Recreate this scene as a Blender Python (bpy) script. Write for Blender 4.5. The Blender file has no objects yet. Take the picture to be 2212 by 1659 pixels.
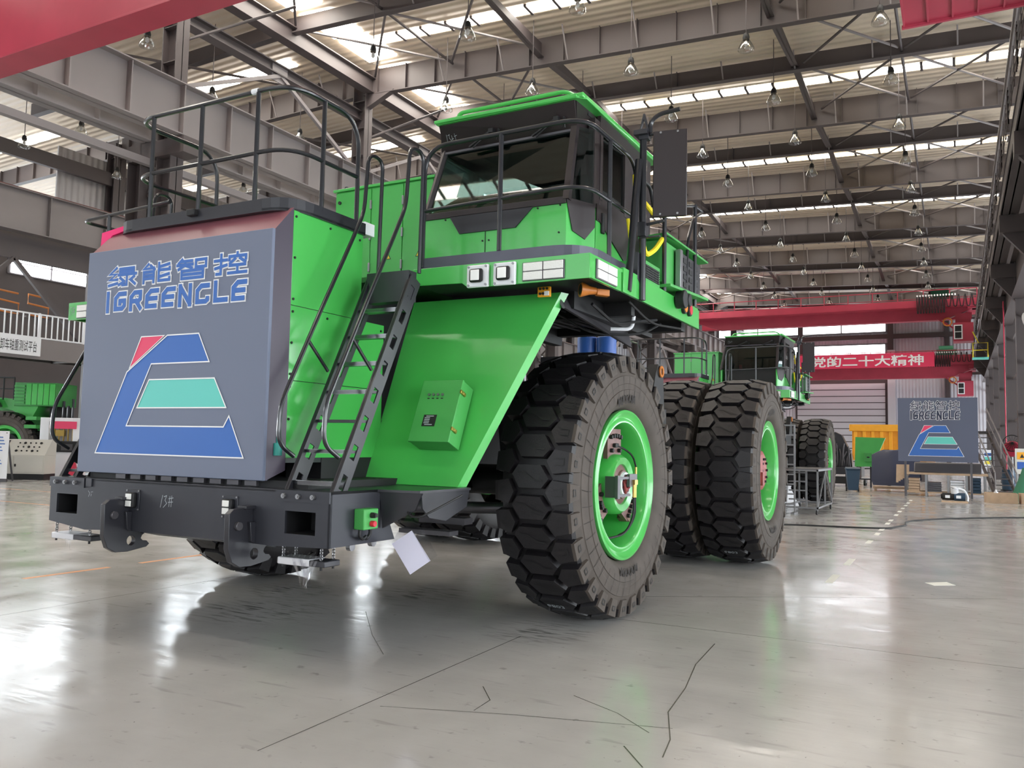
import bpy, bmesh, math, random
from mathutils import Vector, Matrix
random.seed(7)
S = bpy.context.scene
COL = S.collection
PI = math.pi

# ---------------------------------------------------------------- camera
YAW, PITCH, ROLL = -0.4915, 0.07213, 0.02059
_f = Vector((math.sin(YAW) * math.cos(PITCH), math.cos(YAW) * math.cos(PITCH), math.sin(PITCH)))
_r = Vector((math.cos(YAW), -math.sin(YAW), 0.0))
_u = _r.cross(_f)
_r2 = _r * math.cos(ROLL) + _u * math.sin(ROLL)
_u2 = -_r * math.sin(ROLL) + _u * math.cos(ROLL)
cd = bpy.data.cameras.new('camera')
cd.sensor_width = 36.0
cd.lens = 1799.1 / 2212 * 36.0
cd.clip_end = 500
cam = bpy.data.objects.new('camera', cd)
cam.matrix_world = Matrix(((_r2.x, _u2.x, -_f.x, 0), (_r2.y, _u2.y, -_f.y, 0), (_r2.z, _u2.z, -_f.z, 1.75), (0, 0, 0, 1)))
COL.objects.link(cam)
S.camera = cam

# ---------------------------------------------------------------- world, exposure
WORLD_STRENGTH = 1.75      # overcast sky outside, entering by the big open door behind the camera
SKYLIGHT = 15.0           # daylight through the translucent roof panes
WINDOW = 17.0              # daylight in the wall windows
w = bpy.data.worlds.new('overcast_sky')
w.use_nodes = True
w.node_tree.nodes['Background'].inputs[0].default_value = (0.88, 0.95, 1.0, 1)
w.node_tree.nodes['Background'].inputs[1].default_value = WORLD_STRENGTH
S.world = w
S.view_settings.view_transform = 'Standard'
S.view_settings.look = 'None'
S.view_settings.gamma = 1.0
S.view_settings.use_curve_mapping = False
S.view_settings.exposure = 0.5
S.cycles.max_bounces = 6
S.cycles.diffuse_bounces = 4
S.cycles.glossy_bounces = 3
S.cycles.transparent_max_bounces = 8
S.cycles.use_adaptive_sampling = True
S.cycles.adaptive_threshold = 0.03
S.cycles.sample_clamp_indirect = 4.0
S.cycles.use_denoising = True

# ---------------------------------------------------------------- materials
def lin(c):
    c = c / 255.0
    return c / 12.92 if c <= 0.04045 else ((c + 0.055) / 1.055) ** 2.4
def rgb(r, g, b): return (lin(r), lin(g), lin(b), 1.0)
MATS = {}
def mat(name, col, rough=0.5, metal=0.0, emit=0.0, var=0.0, scale=4.0, bump=0.0, bscale=40.0, coat=0.0, spec=0.5):
    m = bpy.data.materials.new(name)
    m.use_nodes = True
    nt = m.node_tree
    p = nt.nodes['Principled BSDF']
    p.inputs['Base Color'].default_value = col
    p.inputs['Roughness'].default_value = rough
    p.inputs['Metallic'].default_value = metal
    p.inputs['Specular IOR Level'].default_value = spec
    if coat:
        p.inputs['Coat Weight'].default_value = coat
        p.inputs['Coat Roughness'].default_value = 0.12
    if emit:
        p.inputs['Emission Color'].default_value = col
        p.inputs['Emission Strength'].default_value = emit
    if var or bump:
        tc = nt.nodes.new('ShaderNodeTexCoord')
    if var:
        n = nt.nodes.new('ShaderNodeTexNoise')
        n.inputs['Scale'].default_value = scale
        n.inputs['Detail'].default_value = 6
        r = nt.nodes.new('ShaderNodeMapRange')
        r.inputs[1].default_value = 0.3
        r.inputs[2].default_value = 0.7
        r.inputs[3].default_value = 1 - var
        r.inputs[4].default_value = 1 + var
        x = nt.nodes.new('ShaderNodeVectorMath')
        x.operation = 'SCALE'
        x.inputs[0].default_value = col[:3]
        nt.links.new(tc.outputs['Object'], n.inputs['Vector'])
        nt.links.new(n.outputs[0], r.inputs[0])
        nt.links.new(r.outputs[0], x.inputs['Scale'])
        nt.links.new(x.outputs[0], p.inputs['Base Color'])
    if bump:
        n2 = nt.nodes.new('ShaderNodeTexNoise')
        n2.inputs['Scale'].default_value = bscale
        n2.inputs['Detail'].default_value = 4
        b = nt.nodes.new('ShaderNodeBump')
        b.inputs['Strength'].default_value = bump
        b.inputs['Distance'].default_value = 0.01
        nt.links.new(tc.outputs['Object'], n2.inputs['Vector'])
        nt.links.new(n2.outputs[0], b.inputs['Height'])
        nt.links.new(b.outputs[0], p.inputs['Normal'])
    MATS[name] = m
    return m

def glass(name, tint, refl, rough=0.02):
    m = bpy.data.materials.new(name)
    m.use_nodes = True
    nt = m.node_tree
    nt.nodes.remove(nt.nodes['Principled BSDF'])
    out = nt.nodes['Material Output']
    t = nt.nodes.new('ShaderNodeBsdfTransparent')
    t.inputs[0].default_value = tint
    g = nt.nodes.new('ShaderNodeBsdfGlossy')
    g.inputs['Roughness'].default_value = rough
    lw = nt.nodes.new('ShaderNodeLayerWeight')
    lw.inputs[0].default_value = 0.5
    pw = nt.nodes.new('ShaderNodeMath')
    pw.operation = 'POWER'
    pw.inputs[1].default_value = 4.0
    nt.links.new(lw.outputs['Facing'], pw.inputs[0])
    fr = pw
    ad = nt.nodes.new('ShaderNodeMath')
    ad.operation = 'ADD'
    ad.inputs[1].default_value = refl
    mx = nt.nodes.new('ShaderNodeMixShader')
    nt.links.new(fr.outputs[0], ad.inputs[0])
    nt.links.new(ad.outputs[0], mx.inputs[0])
    nt.links.new(t.outputs[0], mx.inputs[1])
    nt.links.new(g.outputs[0], mx.inputs[2])
    nt.links.new(mx.outputs[0], out.inputs['Surface'])
    MATS[name] = m
    return m

mat('green', rgb(74, 183, 83), 0.28, var=0.04, scale=1.5, coat=0.6)
mat('green_dull', rgb(70, 160, 78), 0.45, var=0.06, scale=2)
mat('green_old', rgb(62, 140, 70), 0.5, var=0.12, scale=2)
mat('panel_grey', rgb(112, 120, 141), 0.55)
mat('hood_edge', rgb(138, 84, 92), 0.4, var=0.15, scale=0.9)
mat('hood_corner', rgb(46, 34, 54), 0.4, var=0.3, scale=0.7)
mat('black_metal', rgb(40, 40, 46), 0.38, var=0.1, scale=3, coat=0.15)
mat('bumper_metal', rgb(50, 51, 58), 0.42, metal=0.25, var=0.14, scale=1.6)
mat('rail_black', rgb(30, 31, 36), 0.28, coat=0.3)
mat('kick_plate', rgb(86, 86, 98), 0.36, metal=0.35, var=0.15, scale=2)
mat('dark', rgb(22, 22, 24), 0.6)
mat('cab_brown', rgb(38, 29, 31), 0.45, var=0.05)
mat('rubber', rgb(24, 21, 24), 0.5, var=0.18, scale=3, bump=0.15, bscale=60)
mat('rubber_side', rgb(76, 68, 62), 0.75, var=0.14, scale=5, bump=0.12, bscale=50)
mat('rubber_mark', rgb(40, 35, 33), 0.8)
mat('hub_brown', rgb(120, 88, 84), 0.5, var=0.2, scale=9)
mat('hub_red', rgb(150, 66, 66), 0.5, var=0.15, scale=9)
mat('steel', rgb(150, 150, 152), 0.35, metal=0.8)
mat('steel_dark', rgb(96, 94, 98), 0.4, metal=0.6)
mat('brass', rgb(190, 160, 90), 0.3, metal=0.9)
mat('orange', rgb(196, 116, 44), 0.4)
mat('amber', rgb(244, 168, 30), 0.35)
mat('amber_lamp', rgb(226, 130, 30), 0.3)
mat('red_lamp', rgb(206, 40, 60), 0.3)
mat('yellow_cloth', rgb(236, 214, 40), 0.8, bump=0.3, bscale=20)
mat('lens', rgb(236, 236, 232), 0.25, bump=0.4, bscale=90)
mat('lens_plain', rgb(248, 248, 246), 0.2)
mat('white', rgb(236, 238, 242), 0.5)
mat('paper', rgb(226, 224, 244), 0.7)
mat('logo_blue', rgb(58, 108, 186), 0.5)
mat('logo_red', rgb(236, 70, 110), 0.5)
mat('logo_teal', rgb(104, 208, 196), 0.5)
mat('logo_white', rgb(246, 246, 246), 0.5)
mat('logo_navy', rgb(44, 50, 74), 0.5)
mat('board_grey', rgb(92, 98, 118), 0.55)
mat('chalk', rgb(170, 178, 182), 0.8)
mat('sticker_yellow', rgb(240, 222, 70), 0.5)
mat('ink', rgb(26, 26, 26), 0.6)
mat('pink_box', rgb(246, 40, 120), 0.4)
mat('drum_blue', rgb(52, 96, 178), 0.4)
mat('bin_blue', rgb(36, 62, 84), 0.5)
mat('crane_red', rgb(168, 56, 76), 0.42, var=0.08, scale=1.2)
mat('banner_red', rgb(226, 58, 96), 0.6)
mat('hall_steel', rgb(78, 70, 70), 0.55, var=0.05, scale=0.6)
mat('hall_steel_light', rgb(128, 121, 121), 0.55, var=0.05, scale=0.5)
mat('hall_steel_dark', rgb(80, 73, 74), 0.55, var=0.06, scale=0.6)
mat('rail_brown', rgb(104, 60, 56), 0.6)
mat('white_wall', rgb(206, 206, 212), 0.6)
mat('yellow_body', rgb(236, 166, 42), 0.5, var=0.05)
mat('wood', rgb(196, 168, 140), 0.7, var=0.1, scale=5)
mat('console_white', rgb(206, 204, 196), 0.5)
mat('teal_machine', rgb(40, 140, 130), 0.45)
mat('grille_black', rgb(40, 38, 42), 0.5)
mat('film_white', rgb(214, 214, 218), 0.25)
mat('lane_white', rgb(226, 226, 218), 0.5)
mat('lane_orange', rgb(214, 150, 104), 0.5)
mat('crack', rgb(84, 82, 76), 0.25)
mat('pot_red', rgb(196, 44, 76), 0.5)
mat('green_net', rgb(60, 130, 100), 0.7)
glass('cab_glass', (0.50, 0.64, 0.62, 1), 0.06)
glass('lamp_glass', (0.80, 0.80, 0.78, 1), 0.20, 0.05)
glass('film', (0.86, 0.86, 0.88, 1), 0.12, 0.12)

def emitter(name, col, s):
    m = bpy.data.materials.new(name)
    m.use_nodes = True
    nt = m.node_tree
    p = nt.nodes['Principled BSDF']
    p.inputs['Base Color'].default_value = (0.8, 0.8, 0.78, 1)
    p.inputs['Emission Color'].default_value = col
    p.inputs['Emission Strength'].default_value = s
    MATS[name] = m
emitter('skylight', (1.0, 0.95, 0.86, 1), SKYLIGHT)
emitter('skylight_aged', (1.0, 0.80, 0.48, 1), SKYLIGHT * 0.35)
emitter('window_light', (0.88, 0.95, 1.0, 1), WINDOW)
emitter('window_side', (0.88, 0.95, 1.0, 1), WINDOW * 0.42)
emitter('window_far', (0.90, 0.96, 1.0, 1), WINDOW * 0.4)
emitter('lamp_on', (1.0, 0.95, 0.85, 1), 4.0)

def corrugated(name, col, axis, period, rough=0.5, strength=0.5, dirt=0.0):
    m = mat(name, col, rough)
    nt = m.node_tree
    p = nt.nodes['Principled BSDF']
    tc = nt.nodes.new('ShaderNodeTexCoord')
    wv = nt.nodes.new('ShaderNodeTexWave')
    wv.wave_type = 'BANDS'
    wv.bands_direction = axis
    wv.wave_profile = 'SIN'
    wv.inputs['Scale'].default_value = 2 * PI / period / 20.0
    bp = nt.nodes.new('ShaderNodeBump')
    bp.inputs['Strength'].default_value = strength
    bp.inputs['Distance'].default_value = 0.06
    nt.links.new(tc.outputs['Object'], wv.inputs['Vector'])
    nt.links.new(wv.outputs['Fac'], bp.inputs['Height'])
    nt.links.new(bp.outputs[0], p.inputs['Normal'])
corrugated('roof_sheet', rgb(206, 190, 170), 'Y', 0.36, 0.5, 0.9)
corrugated('wall_sheet', rgb(204, 204, 212), 'X', 0.30, 0.5, 0.8)
corrugated('wall_sheet_side', rgb(170, 166, 166), 'Y', 0.30, 0.5, 0.8)

def floor_material():
    m = mat('epoxy_floor', rgb(170, 172, 166), 0.2)
    nt = m.node_tree
    p = nt.nodes['Principled BSDF']
    tc = nt.nodes.new('ShaderNodeTexCoord')
    def noise(scale, detail=5, vec=None):
        n = nt.nodes.new('ShaderNodeTexNoise')
        n.inputs['Scale'].default_value = scale
        n.inputs['Detail'].default_value = detail
        nt.links.new(vec if vec else tc.outputs['Object'], n.inputs['Vector'])
        return n.outputs[0]
    def rng(src, a, b, c, d):
        r = nt.nodes.new('ShaderNodeMapRange')
        for i, v in enumerate((a, b, c, d)):
            r.inputs[1 + i].default_value = v
        nt.links.new(src, r.inputs[0])
        return r.outputs[0]
    def mul(a, b):
        n = nt.nodes.new('ShaderNodeMath')
        n.operation = 'MULTIPLY'
        nt.links.new(a, n.inputs[0])
        nt.links.new(b, n.inputs[1])
        return n.outputs[0]
    mp = nt.nodes.new('ShaderNodeMapping')
    mp.inputs['Scale'].default_value = (0.6, 3.0, 1)
    mp.inputs['Rotation'].default_value = (0, 0, 0.5)
    nt.links.new(tc.outputs['Object'], mp.inputs['Vector'])
    v = mul(rng(noise(0.35), .3, .7, .92, 1.06), rng(noise(2.2, 8), .3, .7, .95, 1.04))
    v = mul(v, rng(noise(9, 3), .66, .74, 1.0, .72))              # small scuffs
    v = mul(v, rng(noise(26, 2), .74, .78, 1.0, .45))             # black specks
    v = mul(v, rng(noise(3.0, 6, mp.outputs[0]), .62, .72, 1.0, .80))  # tyre streaks
    for cx, cy, rad in ((-6.35, 6.45, .8), (-3.5, 7.15, .6), (-6.9, 7.5, .6), (-5.5, 8.2, .6), (-2.0, 16.5, 1.6)):    # rubber scrubbed off by turning tyres
        ds = nt.nodes.new('ShaderNodeVectorMath')
        ds.operation = 'DISTANCE'
        ds.inputs[1].default_value = (cx, cy, 0)
        nt.links.new(tc.outputs['Object'], ds.inputs[0])
        near = rng(ds.outputs['Value'], rad * .35, rad, 1.0, 0.0)
        streak = rng(noise(5.5, 7, mp.outputs[0]), .50, .62, 0.0, 1.0)
        pr_ = mul(near, streak)
        v = mul(v, rng(pr_, 0.0, 1.0, 1.0, 0.42))
    x = nt.nodes.new('ShaderNodeVectorMath')
    x.operation = 'SCALE'
    x.inputs[0].default_value = rgb(181, 178, 175)[:3]
    nt.links.new(v, x.inputs['Scale'])
    nt.links.new(x.outputs[0], p.inputs['Base Color'])
    nt.links.new(rng(noise(1.4, 6), .3, .7, .10, .24), p.inputs['Roughness'])
    b = nt.nodes.new('ShaderNodeBump')
    b.inputs['Strength'].default_value = 0.10
    b.inputs['Distance'].default_value = 0.02
    nt.links.new(noise(2.6, 3, mp.outputs[0]), b.inputs['Height'])
    nt.links.new(b.outputs[0], p.inputs['Normal'])
floor_material()

# ---------------------------------------------------------------- text outlines, taken from the built-in font
_txt = {}
def text_shape(s, bold=0.0):
    key = (s, bold)
    if key in _txt:
        return _txt[key]
    cu = bpy.data.curves.new('lettering', 'FONT')
    cu.body = s
    cu.size = 1.0
    cu.offset = bold
    cu.resolution_u = 2
    ob = bpy.data.objects.new('lettering', cu)
    COL.objects.link(ob)
    dg = bpy.context.evaluated_depsgraph_get()
    me = bpy.data.meshes.new_from_object(ob.evaluated_get(dg))
    vs = [tuple(v.co) for v in me.vertices]
    fs = [tuple(p.vertices) for p in me.polygons]
    bpy.data.objects.remove(ob)
    bpy.data.meshes.remove(me)
    xs = [v[0] for v in vs] or [0, 1]
    ys = [v[1] for v in vs] or [0, 1]
    x0, x1, y0, y1 = min(xs), max(xs), min(ys), max(ys)
    vs = [((v[0] - x0) / (x1 - x0), (v[1] - y0) / (y1 - y0)) for v in vs]
    _txt[key] = (vs, fs)
    return _txt[key]
for _s, _b in (('13#', 0.0), ('MAXAM', 0.03), ('6803', 0.0), ('自卸车轴重测试平台', 0.0), ('党的二十大精神', 0.02)):
    text_shape(_s, _b)

# ---------------------------------------------------------------- mesh builder
def V(*a): return Vector(a)
# joined meshes of this name hold several loose pieces: build each as an object of its own ...
SPLIT = {'bumper_side', 'bumper_cap_plate', 'mirror_clamp', 'under_deck_pipe', 'under_deck_cable', 'frame_rail', 'deck_under_frame', 'window_frame', 'pole_bracket', 'steering_link', 'body_rail',
         'leg', 'upright', 'foot', 'post', 'step', 'rear_support', 'pipe_bundle', 'support', 'support_beam', 'fitting', 'stand', 'motor', 'label_plate', 'window_pane', 'brace', 'hinge', 'door_hinge',
         'latch', 'hook_tab', 'door_knob', 'seat', 'wiper', 'yellow_sling', 'cable_gland', 'hood_fitting', 'coolant_cap', 'air_tank', 'spindle_plate', 'dolly', 'pallet', 'body', 'frame'}
# ... except where they are too small to pick apart in the picture
TINY = {'panel_screw', 'hub_bolt', 'nose_bolt', 'lamp_screw', 'lamp_bolt', 'mirror_bolt', 'side_wall_line', 'lamp_caption', 'plate_text', 'indicator_lamp', 'lamp_led', 'torn_film', 'grille_cell', 'vent_mesh',
        'print_line', 'festoon_cable', 'cable_trolley', 'guard_net', 'pipe', 'pipework', 'control_knob', 'step_chain', 'radiator_mount', 'hub_hose', 'hub_wiring', 'hose_fitting', 'tyre_lettering'}
class MB:
    def __init__(self):
        self.v, self.f = [], []
    def add(self, vs, fs):
        o = len(self.v)
        self.v += [tuple(p) for p in vs]
        self.f += [tuple(i + o for i in q) for q in fs]
        return self
    def box(self, x0, x1, y0, y1, z0, z1):
        x0, x1 = min(x0, x1), max(x0, x1); y0, y1 = min(y0, y1), max(y0, y1); z0, z1 = min(z0, z1), max(z0, z1)
        return self.add([(x0, y0, z0), (x1, y0, z0), (x1, y1, z0), (x0, y1, z0), (x0, y0, z1), (x1, y0, z1), (x1, y1, z1), (x0, y1, z1)],
                        [(3, 2, 1, 0), (4, 5, 6, 7), (0, 1, 5, 4), (1, 2, 6, 5), (2, 3, 7, 6), (3, 0, 4, 7)])
    def obox(self, c, ax, ay, az):
        """box from centre and three half-axis vectors"""
        c, ax, ay, az = Vector(c), Vector(ax), Vector(ay), Vector(az)
        vs = [c + ax * i + ay * j + az * k for k in (-1, 1) for i, j in ((-1, -1), (1, -1), (1, 1), (-1, 1))]
        fs = [(3, 2, 1, 0), (4, 5, 6, 7), (0, 1, 5, 4), (1, 2, 6, 5), (2, 3, 7, 6), (3, 0, 4, 7)]
        if ax.cross(ay).dot(az) < 0:
            fs = [tuple(reversed(q)) for q in fs]
        return self.add(vs, fs)
    def beam(self, p0, p1, w, h, up=(0, 0, 1)):
        p0, p1 = Vector(p0), Vector(p1)
        d = p1 - p0
        l = d.length
        d.normalize()
        upv = Vector(up)
        if abs(d.dot(upv)) > 0.98:
            upv = Vector((0, 1, 0))
        s = d.cross(upv).normalized()
        t = s.cross(d).normalized()
        return self.obox((p0 + p1) / 2, d * (l / 2), s * (w / 2), t * (h / 2))
    def plate(self, outer, holes, axis, a0, a1):
        """flat plate with holes: 2D loops extruded along an axis from a0 to a1"""
        def P(p, a):
            return {'x': (a, p[0], p[1]), 'y': (p[0], a, p[1]), 'z': (p[0], p[1], a)}[axis]
        bm = bmesh.new()
        loops = [outer] + list(holes)
        es, tops = [], []
        for lp in loops:
            vv = [bm.verts.new((p[0], p[1], 0)) for p in lp]
            tops.append(vv)
            es += [bm.edges.new((vv[i], vv[(i + 1) % len(vv)])) for i in range(len(vv))]
        bmesh.ops.triangle_fill(bm, use_beauty=True, use_dissolve=False, edges=es)
        bm.verts.index_update()
        vs = [(v.co.x, v.co.y) for v in bm.verts]
        tris = [tuple(v.index for v in q.verts) for q in bm.faces]
        li = [[v.index for v in vv] for vv in tops]
        bm.free()
        n = len(vs)
        V2 = [P(p, a0) for p in vs] + [P(p, a1) for p in vs]
        fs = [t for t in tris] + [tuple(i + n for i in reversed(t)) for t in tris]
        for lp in li:
            for i in range(len(lp)):
                a, b = lp[i], lp[(i + 1) % len(lp)]
                fs.append((a, b, b + n, a + n))
        return self.add(V2, fs)
    def prism(self, poly, axis, a0, a1):
        def P(p, a):
            return {'x': (a, p[0], p[1]), 'y': (p[0], a, p[1]), 'z': (p[0], p[1], a)}[axis]
        n = len(poly)
        vs = [P(p, a0) for p in poly] + [P(p, a1) for p in poly]
        fs = [tuple(range(n)), tuple(range(2 * n - 1, n - 1, -1))]
        fs += [(i, i + n, (i + 1) % n + n, (i + 1) % n) for i in range(n)]
        return self.add(vs, fs)
    def solid(self, base, top):
        """closed solid from two matching loops of 3D points"""
        n = len(base)
        return self.add(list(base) + list(top), [tuple(range(n - 1, -1, -1)), tuple(range(n, 2 * n))] + [(i, (i + 1) % n, (i + 1) % n + n, i + n) for i in range(n)])
    def tube(self, pts, r, n=10, closed=False):
        pts = [Vector(p) for p in pts]
        m = len(pts)
        rings = []
        prev = None
        for i, p in enumerate(pts):
            a = pts[i - 1] if (i > 0 or closed) else p
            b = pts[(i + 1) % m] if (i < m - 1 or closed) else p
            d = (b - a)
            d = d.normalized() if d.length > 1e-9 else Vector((0, 0, 1))
            if prev is None:
                q = Vector((0, 0, 1)) if abs(d.z) < 0.9 else Vector((1, 0, 0))
                prev = (q - d * q.dot(d)).normalized()
            else:
                prev = (prev - d * prev.dot(d)).normalized()
            s = d.cross(prev)
            rr = r[i] if isinstance(r, (list, tuple)) else r
            rings.append([p + (prev * math.cos(2 * PI * k / n) + s * math.sin(2 * PI * k / n)) * rr for k in range(n)])
        vs = [q for rg in rings for q in rg]
        fs = []
        for i in range(m if closed else m - 1):
            j = (i + 1) % m
            fs += [(i * n + k, i * n + (k + 1) % n, j * n + (k + 1) % n, j * n + k) for k in range(n)]
        if not closed:
            fs += [tuple(range(n - 1, -1, -1)), tuple(range((m - 1) * n, m * n))]
        return self.add(vs, fs)
    def cyl(self, p0, p1, r, n=16, r2=None):
        return self.tube([p0, p1], [r, r if r2 is None else r2], n)
    def lathe(self, prof, n=48, closed=False):
        """profile [(x, r)] revolved about the X axis"""
        m = len(prof)
        vs = [(x, r * math.cos(2 * PI * k / n), r * math.sin(2 * PI * k / n)) for x, r in prof for k in range(n)]
        fs = []
        for i in range(m if closed else m - 1):
            j = (i + 1) % m
            fs += [(i * n + k, j * n + k, j * n + (k + 1) % n, i * n + (k + 1) % n) for k in range(n)]
        return self.add(vs, fs)
    def xf(self, M):
        self.v = [tuple(M @ Vector(p)) for p in self.v]
        if M.to_3x3().determinant() < 0:
            self.f = [tuple(reversed(q)) for q in self.f]
        return self
    def mirror(self, xc):
        return self.xf(Matrix.Translation((xc, 0, 0)) @ Matrix.Diagonal((-1, 1, 1, 1)) @ Matrix.Translation((-xc, 0, 0)))
    def pieces(self):
        par = list(range(len(self.v)))
        def find(i):
            while par[i] != i:
                par[i] = par[par[i]]
                i = par[i]
            return i
        for q in self.f:
            for i in q[1:]:
                par[find(i)] = find(q[0])
        out = {}
        for q in self.f:
            out.setdefault(find(q[0]), []).append(q)
        res = []
        for fs in out.values():
            idx = sorted({i for q in fs for i in q})
            mp = {i: k for k, i in enumerate(idx)}
            m = MB()
            m.v = [self.v[i] for i in idx]
            m.f = [tuple(mp[i] for i in q) for q in fs]
            res.append(m)
        return res
    def copy(self):
        m = MB()
        m.v, m.f = list(self.v), list(self.f)
        return m
    def build(self, name, material, parent=None, bevel=0.0, sharp=35, org=None):
        o = org if org is not None else (ORG if parent is not None else (0, 0, 0))
        if name in SPLIT:
            pcs = self.pieces()
            if len(pcs) > 1:
                return [q.build(name, material, parent, bevel, sharp, o) for q in pcs][0]
        me = bpy.data.meshes.new(name)
        me.from_pydata([(p[0] - o[0], p[1] - o[1], p[2] - o[2]) for p in self.v], [], self.f)
        me.polygons.foreach_set('use_smooth', [True] * len(me.polygons))
        me.materials.append(MATS[material])
        ob = bpy.data.objects.new(name, me)
        COL.objects.link(ob)
        if parent is not None:
            ob.parent = parent
        if bevel:
            b = ob.modifiers.new('edge', 'BEVEL')
            b.width = bevel
            b.segments = 2
            b.limit_method = 'ANGLE'
            b.angle_limit = math.radians(40)
        me.set_sharp_from_angle(angle=math.radians(sharp))
        if name in TINY: ob['kind'] = 'stuff'
        return ob
ORG = (0, 0, 0)

def rounded(pts, r, n=5, closed=False):
    """polyline with its corners rounded off"""
    pts = [Vector(p) for p in pts]
    out = []
    m = len(pts)
    for i, p in enumerate(pts):
        if not closed and i in (0, m - 1):
            out.append(p)
            continue
        a, b = pts[i - 1], pts[(i + 1) % m]
        da, db = (a - p), (b - p)
        rr = min(r, da.length * 0.49, db.length * 0.49)
        s, e = p + da.normalized() * rr, p + db.normalized() * rr
        for k in range(n + 1):
            t = k / n
            out.append(s * (1 - t) ** 2 + p * 2 * t * (1 - t) + e * t * t)
    return out

def circle(cx, cy, r, n=20):
    return [(cx + r * math.cos(2 * PI * k / n), cy + r * math.sin(2 * PI * k / n)) for k in range(n)]

def tag(o, label=None, cat=None, group=None, kind=None):
    if label: o['label'] = label
    if cat: o['category'] = cat
    if group: o['group'] = group
    if kind: o['kind'] = kind
    return o
def thing(name, label, cat, loc=(0, 0, 0), rotz=0.0, group=None):
    o = bpy.data.objects.new(name, None)
    o.empty_display_size = 0.2
    o.location = loc
    o.rotation_euler = (0, 0, rotz)
    COL.objects.link(o)
    return tag(o, label, cat, group)
def sub(name, parent):
    o = bpy.data.objects.new(name, None)
    o.empty_display_size = 0.1
    COL.objects.link(o)
    o.parent = parent
    return o
def copy_tree(o, parent=None, skip=()):
    c = o.copy()
    COL.objects.link(c)
    c.parent = parent
    for ch in list(o.children):
        if ch.name.split('.')[0] not in skip:
            copy_tree(ch, c, skip)
    return c
def struct(o): return tag(o, kind='structure')

def strokes(lines, w, to3, step=(0, 0, 0)):
    """thick flat polylines (mitred) drawn in a 2D frame and mapped to 3D by to3(u, v)"""
    mb = MB()
    for ln in lines:
        closed = len(ln) > 2 and ln[0] == ln[-1]
        p = [Vector((a, b)) for a, b in (ln[:-1] if closed else ln)]
        m = len(p)
        L, R = [], []
        for i in range(m):
            d0 = (p[i] - p[i - 1]).normalized() if (i > 0 or closed) else None
            d1 = (p[(i + 1) % m] - p[i]).normalized() if (i < m - 1 or closed) else None
            if d0 is None: d0 = d1
            if d1 is None: d1 = d0
            n0, n1 = Vector((-d0.y, d0.x)), Vector((-d1.y, d1.x))
            n = (n0 + n1)
            n = n.normalized() if n.length > 1e-6 else n0
            k = 1.0 / max(0.45, n.dot(n0))
            q = p[i]
            if not closed:
                if i == 0: q = q - d1 * w / 2
                if i == m - 1: q = q + d0 * w / 2
            L.append(q + n * w / 2 * k)
            R.append(q - n * w / 2 * k)
        lift = Vector(step) * len(mb.f)
        vs = [Vector(to3(a.x, a.y)) + lift for a in L] + [Vector(to3(a.x, a.y)) + lift for a in R]
        fs = [(i, i + m, (i + 1) % m + m, (i + 1) % m) for i in range(m if closed else m - 1)]
        mb.add(vs, fs)
    return mb
def flat_text(s, bold, to3):
    vs, fs = text_shape(s, bold)
    return MB().add([to3(a, b) for a, b in vs], fs)
# ================================================================ wheels
TR = 1.35
NL = 30
def tyre_meshes():
    """axis along X, outer side at +X; returns carcass + tread, and the outer side wall"""
    prof = [(-.30, .745), (-.40, .80), (-.43, .93), (-.42, 1.06), (-.40, 1.16), (-.365, 1.235), (-.25, 1.268), (0, 1.278), (.25, 1.268), (.365, 1.235), (.385, 1.19)]
    t = MB().lathe(prof, 90)
    # tread bars
    def blk(poly, th, r0, r1f, taper=.93):
        cx = sum(p[0] for p in poly) / len(poly)
        ct = sum(p[1] for p in poly) / len(poly)
        def pt(x, s, r): return (x, r * math.sin(th + s / TR), -r * math.cos(th + s / TR))
        lo = [pt(x, s, r0) for x, s in poly]
        hi = [pt(cx + (x - cx) * taper, ct + (s - ct) * taper, r1f(x)) for x, s in poly]
        t.solid(lo, hi)
    crown = lambda x: TR - .055 * (abs(x) / .40) ** 2.2
    hexa = [(-.215, -.02), (-.12, .112), (.14, .112), (.215, .02), (.12, -.112), (-.14, -.112)]
    for k in range(NL):
        th = 2 * PI * k / NL
        blk(hexa, th, 1.25, crown)
        for s in (-1, 1):
            th2 = th + PI / NL
            pent = [(.165 * s, 0), (.235 * s, .12), (.40 * s, .098), (.40 * s, -.098), (.235 * s, -.12)]
            blk(pent, th2, 1.22, crown)
    side = MB().lathe([(.385, 1.19), (.405, 1.14), (.418, 1.10), (.425, 1.095), (.43, 1.02), (.424, 1.012), (.427, .96), (.434, .955), (.43, .90), (.415, .84), (.38, .79), (.33, .755), (.30, .74)], 90)
    for k in range(NL):
        th = 2 * PI * k / NL + PI / NL
        def pt(x, s, r): return (x, r * math.sin(th + s), -r * math.cos(th + s))
        for (mb, sg) in ((side, 1), (t, -1)):
            lo = [pt(.36 * sg, -.071, 1.30), pt(.36 * sg, .071, 1.30), pt(.395 * sg, .060, 1.125), pt(.395 * sg, -.060, 1.125)]
            hi = [pt(.412 * sg, -.066, 1.295), pt(.412 * sg, .066, 1.295), pt(.428 * sg, .052, 1.135), pt(.428 * sg, -.052, 1.135)]
            mb.solid(lo, hi) if sg > 0 else mb.solid(list(reversed(lo)), list(reversed(hi)))
    return t, side
def arc_text(s, bold, r, h, mid, span, x, flip):
    def to3(u, v):
        a = mid + (u - .5) * span * (1 if flip else -1)
        rr = r + (v * h if not flip else (1 - v) * h)
        return (x, rr * math.cos(a), rr * math.sin(a))
    return flat_text(s, bold, to3)
_ty, _sw = tyre_meshes()
_lines = MB()
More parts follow.
